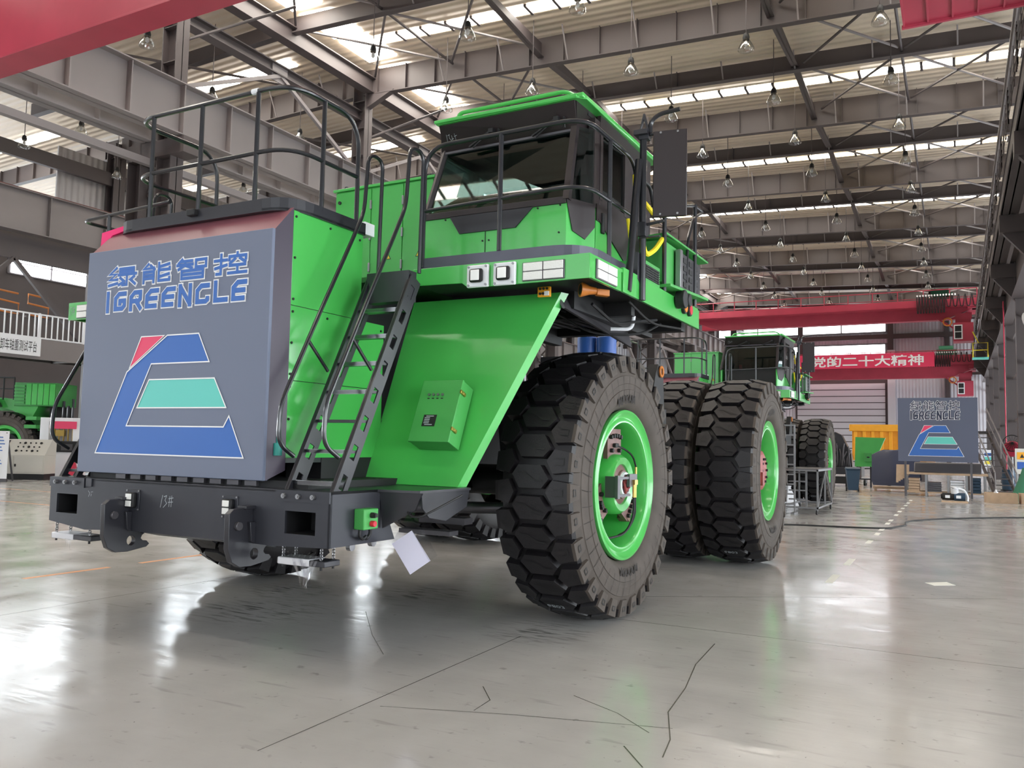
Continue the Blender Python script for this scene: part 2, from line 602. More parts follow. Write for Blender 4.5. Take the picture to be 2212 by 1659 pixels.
for k in range(44):     # fine moulded lines on the side wall
    a = 2 * PI * k / 44 + .02
    q = [(r, a + .02 * math.sin(r * 9)) for r in (.90, .97, 1.04, 1.09)]
    xs = (.432, .4365, .4335, .427)
    for i in range(3):
        (r0, a0), (r1, a1) = q[i], q[i + 1]
        d = .0028
        _lines.add([(xs[i] + .0016, r0 * math.cos(a0) - d * math.sin(a0), r0 * math.sin(a0) + d * math.cos(a0)), (xs[i] + .0016, r0 * math.cos(a0) + d * math.sin(a0), r0 * math.sin(a0) - d * math.cos(a0)),
                    (xs[i + 1] + .0016, r1 * math.cos(a1) + d * math.sin(a1), r1 * math.sin(a1) - d * math.cos(a1)), (xs[i + 1] + .0016, r1 * math.cos(a1) - d * math.sin(a1), r1 * math.sin(a1) + d * math.cos(a1))], [(0, 1, 2, 3)])
_groove = MB()
def _gr(lines, th, rf, w=.012):
    for ln in lines:
        for (x0, s0), (x1, s1) in zip(ln[:-1], ln[1:]):
            d = Vector((x1 - x0, s1 - s0)).normalized()
            n = Vector((-d.y, d.x)) * w / 2
            q = [(x0 + n.x - d.x * w / 2, s0 + n.y - d.y * w / 2), (x0 - n.x - d.x * w / 2, s0 - n.y - d.y * w / 2), (x1 - n.x + d.x * w / 2, s1 - n.y + d.y * w / 2), (x1 + n.x + d.x * w / 2, s1 + n.y + d.y * w / 2)]
            _groove.add([(x, rf(x) * math.sin(th + s / TR), -rf(x) * math.cos(th + s / TR)) for x, s in q], [(0, 1, 2, 3)])
for k in range(NL):
    th = 2 * PI * k / NL
    cr_ = lambda x: TR + .0035 - .055 * (abs(x) / .40) ** 2.2
    _gr([[(-.13, -.035), (-.05, -.03), (.05, .03), (.13, .035)]], th, cr_)
    _gr([[(.27, -.03), (.34, -.03), (.34, .03), (.27, .03)], [(-.27, -.03), (-.34, -.03), (-.34, .03), (-.27, .03)]], th + PI / NL, cr_, .008)
    a = th + PI / NL
    for (r0, r1) in ((1.195, 1.205), (1.235, 1.245)):
        _groove.add([(.4225 + .0012, r * math.sin(a + s), -r * math.cos(a + s)) for r, s in ((r0, -.022), (r0, .022), (r1, .022), (r1, -.022))], [(0, 1, 2, 3)])
    for (s0, s1) in ((-.026, -.018), (.018, .026)):
        _groove.add([(.4225 + .0012, r * math.sin(a + s), -r * math.cos(a + s)) for r, s in ((1.195, s0), (1.195, s1), (1.245, s1), (1.245, s0))], [(0, 1, 2, 3)])
_rimp = [(.28, .748), (.345, .772), (.372, .765), (.378, .742), (.352, .715), (.340, .690), (.352, .672), (.352, .640), (.325, .622), (.10, .610), (-.20, .600), (-.235, .56), (-.24, .02)]
_rim = MB().lathe(_rimp, 72)
_bolt = MB()
def bolts(mb, x, r, n, a0, a1, size=.022, ln=.035):
    for k in range(n):
        a = a0 + (a1 - a0) * (k / max(1, n - 1))
        mb.cyl((x, r * math.cos(a), r * math.sin(a)), (x + ln, r * math.cos(a), r * math.sin(a)), size, 6)
def front_hub():
    pl = MB()
    for a in (PI / 2, PI / 2 + 2.1, PI / 2 - 2.1):
        u, v = Vector((0, math.cos(a), math.sin(a))), Vector((0, -math.sin(a), math.cos(a)))
        pl.obox(u * .36 + Vector((-.06, 0, 0)), u * .16, v * .17, (.025, 0, 0))
        pl.obox(u * .53 + Vector((-.09, 0, 0)), u * .04, v * .15, (.06, 0, 0))
    bo = MB()
    for a in (PI / 2, PI / 2 + 2.1, PI / 2 - 2.1):
        bolts(bo, -.035, .50, 5, a - .24, a + .24)
        bolts(bo, -.035, .40, 3, a - .07, a + .07)
        bolts(bo, -.035, .36, 2, a - .27, a + .27)
    ring = MB().lathe([(-.08, .315), (.03, .305), (.07, .275), (.05, .21), (.0, .19)], 40)
    core = MB().lathe([(.0, .21), (.03, .205), (.055, .15), (.075, .145), (.075, .0)], 32)
    eye = MB().lathe([(.075, .13), (.10, .125), (.10, .10), (.08, .09)], 28)
    wire = MB()
    for k in range(5):
        a = 1.2 * k
        wire.tube(rounded([(.09, .05 * math.cos(a), .05 * math.sin(a)), (.12, .07 * math.cos(a + 1), .06 * math.sin(a + 1)), (.10, .03 * math.cos(a + 2), .09 * math.sin(a + 2))], .05), .014, 6)
    br = MB()
    br.box(.14, .16, -.33, -.02, .06, .085).box(.14, .16, -.33, -.02, -.115, -.09).box(.135, .165, -.36, -.30, -.13, .10).box(.135, .165, -.06, .14, -.02, .11).box(.02, .14, -.345, -.315, -.12, .09)
    brs = MB()
    brs.cyl((.17, .04, -.13), (.17, .04, .02), .016, 8).cyl((.17, .075, -.13), (.17, .075, .02), .016, 8).box(.16, .19, .02, .10, .0, .05).cyl((.17, .09, .11), (.17, .09, .18), .012, 8)
    hs = MB()
    hs.tube(rounded([(.17, .04, -.13), (.17, .05, -.32), (.12, -.05, -.50), (.03, -.28, -.53)], .12), .012, 7)
    hs.tube(rounded([(.17, .075, -.13), (.17, .085, -.33), (.10, .02, -.48), (.04, -.05, -.52)], .12), .012, 7)
    hs.tube(rounded([(.17, .09, .18), (.12, .13, .30), (.02, .07, .38), (-.03, -.02, .40)], .1), .010, 7)
    return [('spindle_plate', pl, 'hub_brown'), ('hub_bolt', bo, 'dark'), ('hub_ring', ring, 'green'), ('hub_core', core, 'hub_brown'), ('hub_eye', eye, 'white'),
            ('hub_wiring', wire, 'hub_red'), ('sensor_bracket', br, 'steel_dark'), ('hose_fitting', brs, 'brass'), ('hub_hose', hs, 'dark')]
def rear_hub():
    d = MB().lathe([(-.23, .40), (-.10, .40), (-.08, .33), (.02, .30), (.05, .24), (.05, .0)], 36)
    bo = MB()
    bolts(bo, -.09, .365, 20, 0, 2 * PI * 19 / 20, .02, .05)
    bolts(bo, .05, .18, 10, 0, 2 * PI * .9, .018, .03)
    cl = MB().obox((.0, -.30, .02), (.08, 0, 0), (0, .09, 0), (0, 0, .22)).obox((.06, -.30, -.12), (.05, 0, 0), (0, .06, 0), (0, 0, .10))
    pp = MB().obox((.02, -.33, .36), (.004, 0, 0), (0, .05, .01), (0, -.015, .08))
    mx = MB().box(-.02, .04, -.42, -.22, .22, .26).cyl((.0, -.40, .20), (.0, -.22, .30), .02, 8)
    return [('hub_flange', d, 'hub_red'), ('hub_bolt', bo, 'dark'), ('brake_caliper', cl, 'hub_red'), ('paper_tag', pp, 'paper'), ('brake_pipe', mx, 'green_old')]
_FH, _RH = front_hub(), rear_hub()
_cache = {}
def mesh_of(key, mb, material, sharp=35):
    if key not in _cache:
        me = bpy.data.meshes.new(key)
        me.from_pydata(mb.v, [], mb.f)
        me.polygons.foreach_set('use_smooth', [True] * len(me.polygons))
        me.materials.append(MATS[material])
        me.set_sharp_from_angle(angle=math.radians(sharp))
        _cache[key] = me
    return _cache[key]
def link_mesh(name, me, parent, loc=None):
    o = bpy.data.objects.new(name, me)
    COL.objects.link(o)
    if parent is not None: o.parent = parent
    if loc: o.location = loc
    return o
def wheel(parent, x, y, side, front, steer=0.0, name='wheel', hub=True, spin=0.0, mark=False, sc=(1, 1), zc=None):
    w = sub(name, parent)
    w.location = (x - ORG[0], y - ORG[1], zc if zc else TR * sc[1])
    w.rotation_euler = (0, 0, steer + (0 if side > 0 else PI))
    t = link_mesh('tyre', mesh_of('tyre', _ty, 'rubber'), w)
    s = link_mesh('side_wall', mesh_of('side_wall', _sw, 'rubber_side'), w)
    t.rotation_euler = (spin, 0, 0); s.rotation_euler = (spin, 0, 0)
    t.scale = s.scale = (sc[0], sc[1], sc[1])
    o1 = link_mesh('tread_groove', mesh_of('tread_groove', _groove, 'ink'), w)
    o1.rotation_euler = (spin, 0, 0)
    o1.scale = (sc[0], sc[1], sc[1])
    o1['kind'] = 'stuff'
    if hub:
        o1 = link_mesh('side_wall_line', mesh_of('side_wall_line', _lines, 'rubber_mark'), w)
        o1['kind'] = 'stuff'
        o1.scale = (sc[0], sc[1], sc[1])
        o1 = link_mesh('tyre_lettering', mesh_of('tyre_lettering', MB().add(*_two(arc_text('MAXAM', .03, .82, .085, -PI / 2, .50, .437, True), arc_text('MAXAM', .03, .82, .085, PI / 2 + .12, .50, .437, False))), 'rubber_mark'), w)
        o1.scale = (sc[0], sc[1], sc[1])
        o1['kind'] = 'stuff'
    link_mesh('rim', mesh_of('rim', _rim, 'green'), w)
    if hub:
        for n, mb, m in (_FH if front else _RH):
            ho = link_mesh(n, mesh_of(n + ('f' if front else 'r'), mb, m), w, (.27 if front else .24, 0, 0))
            if n in TINY: ho['kind'] = 'stuff'
    if mark:   # chalked number on the tread
        def to3(u, v):
            a = -.60 + v * .045
            return (-.12 + u * .19, 1.358 * math.sin(a), -1.358 * math.cos(a))
        link_mesh('tread_number', mesh_of('tread_number', flat_text('6803', 0.0, to3), 'chalk'), w).scale = (sc[0], sc[1], sc[1])
    return w
def _two(a, b):
    n = len(a.v)
    return a.v + b.v, a.f + [tuple(i + n for i in q) for q in b.f]

# ================================================================ dump truck
XC = -5.85
ORG = (XC, 8.3, 0)
truck = thing('dump_truck', 'green electric mining dump truck chassis with grey logo panel, nearest the camera', 'truck', ORG, 0, 'green mining dump trucks')
def part(name, mb, m, bevel=0.0, parent=None, sharp=35):
    return mb.build(name, m, parent if parent is not None else truck, bevel, sharp, ORG)

# ---- bumper
YB = 4.90
bx0, bx1 = -7.50, -4.14
fr = MB()
L0, L1, R0, R1 = -7.40, -7.10, -4.585, -4.28
outer = [(bx0, .955), (-6.98, .90), (-6.45, .93), (-4.95, .93), (-4.75, .925), (bx1, .945), (bx1, 1.355), (bx0, 1.36)]
holes = [[(L0, 1.035), (L1, 1.035), (L1, 1.21), (L0, 1.21)], [(R0, 1.03), (R1, 1.03), (R1, 1.203), (R0, 1.203)]]
fr.plate(outer, holes, 'y', YB, YB + .02)
bumper = part('bumper', fr, 'bumper_metal', sharp=20)
bb = MB()
bb.box(bx0, bx0 + .02, YB + .02, 5.45, .955, 1.36)                       # left side plate
bb.prism([(YB, .945), (5.72, .945), (5.50, 1.363), (YB, 1.363)], 'x', bx1 - .02, bx1)  # right side plate
part('bumper_side', bb, 'bumper_metal', parent=bumper)
bt = MB()
bt.prism([(bx0, YB), (bx1, YB), (bx1, 5.47), (-3.78, 5.55), (-3.76, 6.30), (-7.96, 6.30), (-7.94, 5.55), (bx0, 5.47)], 'z', 1.343, 1.363)
part('bumper_tread_plate', bt, 'black_metal', parent=bumper)
for (a, b) in ((L0, L1), (R0, R1)):      # dark box lining behind each opening
    rc = MB()
    rc.box(a, b, YB + .30, YB + .31, 1.03, 1.21).box(a, b, YB + .02, YB + .30, 1.015, 1.03).box(a, b, YB + .02, YB + .30, 1.21, 1.225).box(a - .015, a, YB + .02, YB + .3, 1.015, 1.225).box(b, b + .015, YB + .02, YB + .3, 1.015, 1.225)
    part('tow_recess', rc, 'dark', parent=bumper)
lo = MB()
lo.prism([(YB + .03, .93), (YB + .33, .86), (YB + .33, .90), (YB + .03, 1.06)], 'x', -6.4, -4.98)
part('bumper_lip', lo, 'bumper_metal', parent=bumper)
cl = MB()
cl.box(-6.98, -6.9, YB - .012, YB, 1.29, 1.36).box(bx0, -7.0, YB - .014, YB, 1.275, 1.362).box(-4.68, bx1, YB - .014, YB, 1.275, 1.362)
part('bumper_cap_plate', cl, 'bumper_metal', parent=bumper)
for x in (-7.40, -7.26, -7.12, -4.586, -4.44, -4.295):
    part('bumper_bolt', MB().cyl((x, YB - .014, 1.318), (x, YB - .035, 1.318), .019, 12).cyl((x, YB - .03, 1.318), (x, YB - .042, 1.318), .010, 8), 'steel', parent=bumper)
part('bumper_number', strokes([[(0, .0), (.25, 1)], [(.45, .9), (.8, 1), (.6, .6), (.85, .35), (.4, 0)], [(1.1, .75), (1.7, .85)], [(1.05, .45), (1.65, .5)], [(1.25, .95), (1.15, .1)], [(1.5, 1.0), (1.45, .1)]], .06, lambda u, v: (-5.99 + u * .09, YB - .002, 1.155 + v * .10)), 'chalk', parent=bumper)
part('bumper_number', strokes([[(0, 1), (.3, .6), (.1, 0)], [(.5, .8), (.9, .9)], [(.6, .5), (.55, .1)]], .06, lambda u, v: (-6.95 + u * .07, YB - .002, 1.20 + v * .05)), 'chalk', parent=bumper)
# work lamps in the bumper
for xa, za in ((-6.337, 1.20), (-5.17, 1.20)):
    lampb = sub('bumper_lamp', truck)
    part('lamp_plate', MB().box(xa - .085, xa + .085, YB - .008, YB, za - .09, za + .09), 'bumper_metal', .004, lampb)
    part('lamp_bezel', MB().box(xa - .055, xa + .055, YB - .05, YB - .008, za - .065, za + .065), 'dark', .012, lampb)
    for dz in (-.03, .03):
        part('lamp_lens', MB().box(xa - .036, xa + .036, YB - .058, YB - .05, za + dz - .025, za + dz + .025), 'lens', .008, lampb)
    part('lamp_screw', MB().cyl((xa - .075, YB - .008, za + .08), (xa - .075, YB - .014, za + .08), .008, 6).cyl((xa + .075, YB - .008, za + .08), (xa + .075, YB - .014, za + .08), .008, 6).cyl((xa - .075, YB - .008, za - .08), (xa - .075, YB - .014, za - .08), .008, 6).cyl((xa + .075, YB - .008, za - .08), (xa + .075, YB - .014, za - .08), .008, 6), 'steel', parent=lampb)
# tow hooks
def hook(x0, x1):
    pr = [(4.655, 1.17), (4.70, 1.205), (4.90, 1.215), (4.90, .98), (4.94, .935), (5.04, .925), (5.07, .90), (5.04, .88), (5.03, .855), (5.05, .835), (5.09, .83), (5.12, .80), (5.09, .775), (4.90, .75), (4.78, .755), (4.70, .80), (4.66, .90)]
    m = MB().plate(pr, [circle(4.93, .845, .042)], 'x', x0, x1)
    return m
for x in (-6.405, -4.945):
    h = part('tow_hook', hook(x - .026, x + .026), 'black_metal', .004, sharp=25)
    part('hook_pin', MB().cyl((x + .026, 4.74, 1.075), (x + .055, 4.74, 1.075), .034, 20), 'steel_dark', .004, h)
    part('hook_tab', MB().prism([(4.84, 1.10), (4.90, 1.10), (4.90, .93), (4.86, .95)], 'x', x + .026, x + .06).box(x - .04, x + .05, 4.80, 4.9, 1.20, 1.225), 'black_metal', .003, h)
# hanging chain steps
def chain(mb, x, y, z0, z1, n):
    for k in range(n):
        z = z0 + (z1 - z0) * (k + .5) / n
        hh = abs(z1 - z0) / n * .72
        lp = [(0.012 * math.cos(a), hh * math.sin(a) * .8) for a in [2 * PI * i / 10 for i in range(10)]]
        if k % 2: mb.tube([(x + a, y, z + b) for a, b in lp], .005, 5, True)
        else: mb.tube([(x, y + a, z + b) for a, b in lp], .005, 5, True)
for x0, x1, film in ((-7.53, -6.95, 0), (-4.70, -4.22, 1)):
    st = sub('chain_step', truck)
    zt = .835
    part('step_board', MB().box(x0, x1, 4.95, 5.13, zt - .045, zt), 'black_metal', .006, st)
    part('step_wrap', MB().box(x0 + .01, x0 + .33, 4.945, 5.135, zt - .05, zt + .006), 'film_white', .008, st)
    for cx in (x0 + .05, x1 - .05):
        for cy in (4.97, 5.11):
            c = MB(); chain(c, cx, cy, .93, zt + .005, 4)
            part('step_chain', c, 'steel', parent=st)
            part('chain_bolt', MB().cyl((cx, cy, zt - .07), (cx, cy, zt - .045), .010, 8), 'dark', parent=st)
    fl = MB()
    rnd = random.Random(3 if film else 5)
    if film:   # torn plastic wrap hanging down
        cx = -4.42
        for k in range(9):
            a = cx - .13 + .03 * k + rnd.uniform(-.01, .01)
            b = cx + .03 + rnd.uniform(-.04, .03)
            m1 = (a + b) / 2 + rnd.uniform(-.03, .03)
            y = 4.94 + rnd.uniform(-.02, .03)
            fl.add([(a, y, zt), (a + .028, y, zt + .01), (m1 + .03, y - .02, zt - .10), (m1, y - .015, zt - .10), (b, y, zt - .205 - rnd.uniform(0, .03)), (b + .014, y - .01, zt - .20)], [(0, 1, 2, 3), (3, 2, 5, 4)])
        for k in range(7):
            a = x0 + .06 + .055 * k
            fl.add([(a, 4.94, zt + .01), (a + .06, 4.94, zt + .012), (a + .05, 4.96, zt + .05 + rnd.uniform(0, .02)), (a - .01, 5.02, zt + .04)], [(0, 1, 2, 3)])
    else:
        for k in range(3):
            a = x0 + .22 + .03 * k
            fl.add([(a, 4.94, zt - .04), (a + .03, 4.94, zt - .04), (a + .02, 4.94, zt - .10 - .02 * k), (a + .01, 4.945, zt - .11)], [(0, 1, 2, 3)])
    part('torn_film', fl, 'film', parent=st)

# flared plate and inner guards next to the bumper (right hand side, and its mirror)
flr = MB()
flr.solid([(-4.14, 5.50, 1.343), (-3.77, 5.56, 1.343), (-3.86, 5.60, 1.20), (-4.12, 5.52, 1.05)], [(-4.14, 5.52, 1.343), (-3.77, 5.58, 1.343), (-3.86, 5.62, 1.20), (-4.12, 5.54, 1.05)])
part('flare_plate', flr, 'black_metal')
part('flare_plate', flr.copy().mirror(-5.82), 'black_metal')
fl2 = MB().prism([(5.58, 1.343), (6.32, 1.343), (6.28, 1.20), (5.95, 1.10), (5.70, 1.14), (5.60, 1.22)], 'x', -3.80, -3.785)
part('flare_web', fl2, 'black_metal')
part('bumper_roller', MB().cyl((-4.20, 5.20, .93), (-4.16, 5.20, .93), .034, 18), 'steel')
part('bumper_roller', MB().cyl((-4.20, 5.47, .94), (-4.16, 5.47, .94), .034, 18), 'steel')

# green emergency stop box
cb = sub('control_box', truck)
part('box_body', MB().box(-4.14, -4.04, 5.18, 5.36, 1.065, 1.225), 'green_dull', .008, cb)
part('selector_switch', MB().cyl((-4.04, 5.27, 1.175), (-4.005, 5.27, 1.175), .022, 14).box(-4.01, -3.99, 5.255, 5.285, 1.16, 1.19), 'dark', parent=cb)
part('stop_button', MB().cyl((-4.04, 5.27, 1.11), (-4.00, 5.27, 1.11), .024, 16), 'red_lamp', .004, cb)
part('cable_gland', MB().tube(rounded([(-4.09, 5.20, 1.07), (-4.09, 5.19, 1.02), (-4.10, 5.25, .985), (-4.09, 5.28, 1.01)], .03), .014, 8).tube(rounded([(-4.09, 5.32, 1.07), (-4.09, 5.33, 1.02), (-4.10, 5.29, .985), (-4.09, 5.27, 1.0)], .03), .014, 8), 'dark', parent=cb)

# paper in a plastic bag hanging from a cable
pb = sub('hanging_document', truck)
y = 5.58
part('paper_sheet', MB().prism([(-3.872, 1.043), (-4.062, .924), (-3.875, .694), (-3.686, .819)], 'y', y, y + .003), 'paper', parent=pb)
part('plastic_bag', MB().add([(-3.90, y - .006, 1.19), (-3.855, y - .006, 1.19), (-3.60, y - .03, .87), (-3.69, y - .008, .815), (-3.872, y - .004, 1.043), (-4.065, y - .008, .926)], [(0, 1, 2, 3, 4), (0, 4, 5)]), 'film', parent=pb)
part('cable_tie', MB().tube(rounded([(-3.92, y, 1.20), (-3.88, y - .02, 1.155), (-3.80, y, 1.15), (-3.70, y + .1, 1.22), (-3.62, y + .35, 1.32)], .08), .009, 7), 'dark', parent=pb)

# ---- hood with the grey logo panel
hood = part('hood', MB().prism([(5.13, 1.56), (6.40, 1.56), (6.40, 2.86), (6.05, 2.86), (6.05, 3.66), (5.13, 3.66)], 'x', -7.20, -4.855), 'black_metal')
YP = 4.97
gx0, gx1, gz0, gz1 = -7.235, -4.905, 1.415, 3.475
lp = part('logo_panel', MB().box(gx0, gx1, YP, YP + .06, gz0, gz1), 'panel_grey', .006)
ch = MB()
ch.solid([(gx0, YP + .03, gz1), (gx1, YP + .03, gz1), (-4.845, 5.14, 3.68), (-7.10, 5.14, 3.70)], [(gx0, YP + .07, gz1 - .03), (gx1, YP + .07, gz1 - .03), (-4.86, 5.16, 3.64), (-7.10, 5.16, 3.66)])
part('hood_top_bevel', ch, 'hood_edge')
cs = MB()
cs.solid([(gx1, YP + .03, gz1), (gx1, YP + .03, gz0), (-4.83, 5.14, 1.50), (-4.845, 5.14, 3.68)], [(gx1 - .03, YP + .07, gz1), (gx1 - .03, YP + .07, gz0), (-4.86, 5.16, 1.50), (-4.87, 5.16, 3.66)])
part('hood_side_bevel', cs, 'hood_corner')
part('red_corner_box', MB().prism([(-7.27, 3.46), (-7.25, 3.70), (-6.86, 3.745), (-6.86, 3.70), (-7.10, 3.66)], 'y', 5.10, 5.22), 'pink_box')
# green side panels of the hood: three plates with seams and screws
xs = -4.845
def ypz(z): return 5.14
seams = [(1.60, 2.235), (2.24, 2.86), (2.865, 3.66)]
for i, (a, b) in enumerate(seams):
    y1 = (6.42, 6.42, 6.06)[i]
    pl = part('side_panel', MB().box(xs - .02, xs, 5.145, y1, a, b), 'green', .003)
    sc = MB()
    for (yy, zz) in ((5.17, a + .05), (5.17, b - .05), (5.17, (a + b) / 2), (y1 - .05, b - .06), (y1 - .08, a + .06), (5.6, b - .05)):
        sc.cyl((xs, yy, zz), (xs + .008, yy, zz), .011, 8)
    part('panel_screw', sc, 'dark', parent=pl)
part('coolant_cap', MB().cyl((-4.86, 5.08, 1.62), (-4.86, 5.08, 1.72), .035, 14).cyl((-4.86, 5.08, 1.72), (-4.86, 5.08, 1.79), .015, 10), 'teal_machine')
rad = MB()
for k in range(9):
    x = -6.75 + .2 * k
    rad.box(x, x + .13, 5.02, 5.08, 1.37, 1.41)
part('radiator_mount', rad, 'steel_dark')
part('radiator_base', MB().box(-7.15, -4.5, 5.05, 6.3, 1.363, 1.42), 'dark')
# lettering and emblem on the panel
def onpanel(x0, x1, z0, z1, y):
    return lambda u, v: (x0 + (x1 - x0) * u, y, z0 + (z1 - z0) * v)
# ---------------------------------------------------------------- brand lettering, drawn as strokes on a 10 x 10 grid per sign
LATIN = {
 'I': [[(5, 0), (5, 10)]],
 'G': [[(9, 9.2), (4, 9.2), (1.2, 6.8), (1.2, .8), (7, .8), (8.8, 2.4), (8.8, 5.2), (5.4, 5.2)], [(5.0, 5.0), (5.0, 3.8)]],
 'R': [[(1.2, 0), (1.2, 6.8), (4, 9.2), (8.8, 9.2), (8.8, 5.4), (7.4, 4.4)], [(7.2, 4.4), (1.4, 4.4)], [(5.4, 4.4), (9, .2)]],
 'E': [[(9.4, 9.2), (4.2, 9.2), (1.2, 6.6), (1.2, .8), (8, .8)], [(1.2, 5), (8.4, 5)]],
 'N': [[(1.2, 0), (1.2, 10)], [(1.4, 9.6), (8.6, .4)], [(8.8, 0), (8.8, 10)]],
 'C': [[(9, 9.2), (4, 9.2), (1.2, 6.8), (1.2, .8), (7.6, .8), (8.8, 1.6), (8.8, 2.2)]],
 'L': [[(1.4, 10), (1.4, .8), (9.2, .8)]],
}
CJK = {
 '绿': [[(3.2, 9.6), (1, 6.6), (3.2, 6.6), (1, 3.8), (3.6, 3.8)], [(.8, 1), (3.6, 1.8)], [(4.4, 9), (9, 9), (9, 6.2)], [(4.4, 7.5), (8.8, 7.5)], [(4, 6), (9.8, 6)], [(6.8, 6), (6.8, .8), (5.4, .8)], [(4.6, 4.4), (5.6, 3)], [(4.2, 1), (6, 2.4)], [(9.2, 4.6), (8, 3.2), (9.6, .8)]],
 '能': [[(2.6, 9.6), (1.2, 7.4), (4.4, 7.6)], [(3.4, 8.8), (4.6, 6.8)], [(1.2, .6), (1.2, 5.8), (4.4, 5.8), (4.4, .6)], [(1.2, 4.1), (4.4, 4.1)], [(1.2, 2.5), (4.4, 2.5)], [(6, 9.6), (6, 6.2), (9.4, 6.2), (9.4, 6.9)], [(6.2, 7.8), (9.2, 8.8)], [(6, 4.8), (6, 1), (9.4, 1), (9.4, 2)], [(6.2, 2.9), (9.2, 3.9)]],
 '智': [[(2, 9.8), (1, 8.2)], [(1.6, 8.9), (5, 8.9)], [(.6, 7.2), (5.2, 7.2)], [(3, 8.9), (3, 7), (1, 5.2)], [(3.4, 6.6), (5, 5.4)], [(6.2, 5.6), (6.2, 9), (9.2, 9), (9.2, 5.6), (6.2, 5.6)], [(2, .6), (2, 4.2), (8.4, 4.2), (8.4, .6), (2, .6)], [(2, 2.4), (8.4, 2.4)]],
 '控': [[(2.4, 9.8), (2.4, .9), (1.2, .9)], [(.6, 7.2), (4, 7.2)], [(.8, 3.6), (4, 4.8)], [(7, 10), (7, 8.8)], [(4.8, 7), (4.8, 8.6), (9.4, 8.6), (9.4, 7)], [(6.4, 7.4), (5, 5.4)], [(7.8, 7.4), (9.2, 5.6)], [(5, 4.4), (9.2, 4.4)], [(7.1, 4.4), (7.1, .9)], [(4.6, .9), (9.6, .9)]],
}
def line_art(chars, table, x0, x1, z0, z1, gap, widths=None):
    n = len(chars)
    ws = [(widths or {}).get(c, 1.0) for c in chars]
    tot = sum(ws) + gap * (n - 1)
    out, x = [], 0.0
    for c, wd in zip(chars, ws):
        for ln in table[c]:
            out.append([((x + p[0] / 10 * wd) / tot * (x1 - x0) + x0, z0 + (z1 - z0) * p[1] / 10) for p in ln])
        x += wd + gap
    return out
EMBLEM = {   # local units, 0..10 wide, 0..5.6 high
 'red': [(2.96, 5.6), (4.57, 5.6), (2.2, 4.1)],
 'blue': [(4.78, 5.6), (6.88, 5.6), (7.63, 4.28), (3.76, 4.28), (2.2, 1.34), (8.71, 1.34), (9.03, 1.83), (10, 0), (0, 0), (2.04, 3.93)],
 'teal': [(3.66, 3.53), (8.01, 3.53), (8.82, 2.2), (2.9, 2.2)],
}
def brand(parent_fn, y, cx0, cx1, cz0, cz1, lx0, lx1, lz0, lz1, ex0, ez0, ew, eh, k, ink):
    """lettering with white outlines plus the emblem, on a plane facing -Y"""
    t1 = lambda u, v: (u, y - .0015, v)
    t2 = lambda u, v: (u, y - .0065, v)
    cn = line_art('绿能智控', CJK, cx0, cx1, cz0, cz1, .12)
    la = line_art('IGREENCLE', LATIN, lx0, lx1, lz0, lz1, .30, {'I': .45})
    wc, wl = .027 * k, .042 * k
    ol = .022 * min(k, 1.15)
    st = (0, -.00004, 0)
    parent_fn('lettering_outline', strokes(cn, wc + ol, t1, st), 'logo_white')
    parent_fn('lettering_outline', strokes(la, wl + ol, t1, st), 'logo_white')
    parent_fn('lettering', strokes(cn, wc, t2, st), ink)
    parent_fn('lettering', strokes(la, wl, t2, st), ink)
    for key, m in (('red', 'logo_red'), ('blue', 'logo_blue'), ('teal', 'logo_teal')):
        pts = [(ex0 + p[0] / 10 * ew, ez0 + p[1] / 5.6 * eh) for p in EMBLEM[key]]
        parent_fn('emblem', MB().prism(pts, 'y', y - .002, y - .0004), m)
        parent_fn('emblem_outline', strokes([pts + [pts[0]]], .011 * k, t2), 'logo_white')
brand(lambda n, mb, m: part(n, mb, m, parent=lp), YP, -6.95, -5.16, 3.118, 3.300, -6.955, -5.17, 2.90, 3.062, -6.98, 1.593, 1.86, 1.047, 1.0, 'logo_blue')
# ---- platform on top of the hood, with its kick rim and railings
def rim_plate(path, z0, z1, t=.02):
    """upright plate following a plan path"""
    mb = MB()
    p = [Vector((a[0], a[1])) for a in path]
    m = len(p)
    ns = []
    for i in range(m):
        d = (p[min(i + 1, m - 1)] - p[max(i - 1, 0)]).normalized()
        ns.append(Vector((-d.y, d.x)))
    for i in range(m - 1):
        a, b, na, nb = p[i], p[i + 1], ns[i], ns[i + 1]
        mb.add([(a.x, a.y, z0), (b.x, b.y, z0), (b.x, b.y, z1), (a.x, a.y, z1), (a.x + na.x * t, a.y + na.y * t, z0), (b.x + nb.x * t, b.y + nb.y * t, z0), (b.x + nb.x * t, b.y + nb.y * t, z1), (a.x + na.x * t, a.y + na.y * t, z1)],
               [(0, 1, 2, 3), (7, 6, 5, 4), (3, 2, 6, 7), (4, 5, 1, 0)] + ([(0, 3, 7, 4)] if i == 0 else []) + ([(1, 5, 6, 2)] if i == m - 2 else []))
    return mb
pl = rounded([(-7.05, 6.30, 0), (-7.05, 5.05, 0), (-4.82, 5.05, 0), (-4.82, 6.06, 0)], .30, 6)
part('platform_rim', rim_plate(pl, 3.655, 3.765), 'black_metal')
part('platform', MB().prism([(p.x, p.y) for p in pl], 'z', 3.66, 3.68), 'black_metal')
def rail(zt, x0, x1, y0, y1, r, yl):
    return rounded([(x0, yl, zt), (x0, y0, zt), (x1, y0, zt), (x1, y1, zt)], r, 8)
RZ = 4.735
hr = sub('platform_railing', truck)
def tb(name, pts, r, m, par, n=10): return part(name, MB().tube(pts, r, n), m, parent=par)
yr = 5.09
top = rounded([(-6.98, 5.95, RZ - .45), (-6.98, 5.85, RZ), (-6.98, yr, RZ), (-4.87, yr, RZ), (-4.87, 5.99, RZ), (-4.87, 6.0, 3.76)], .33, 8)
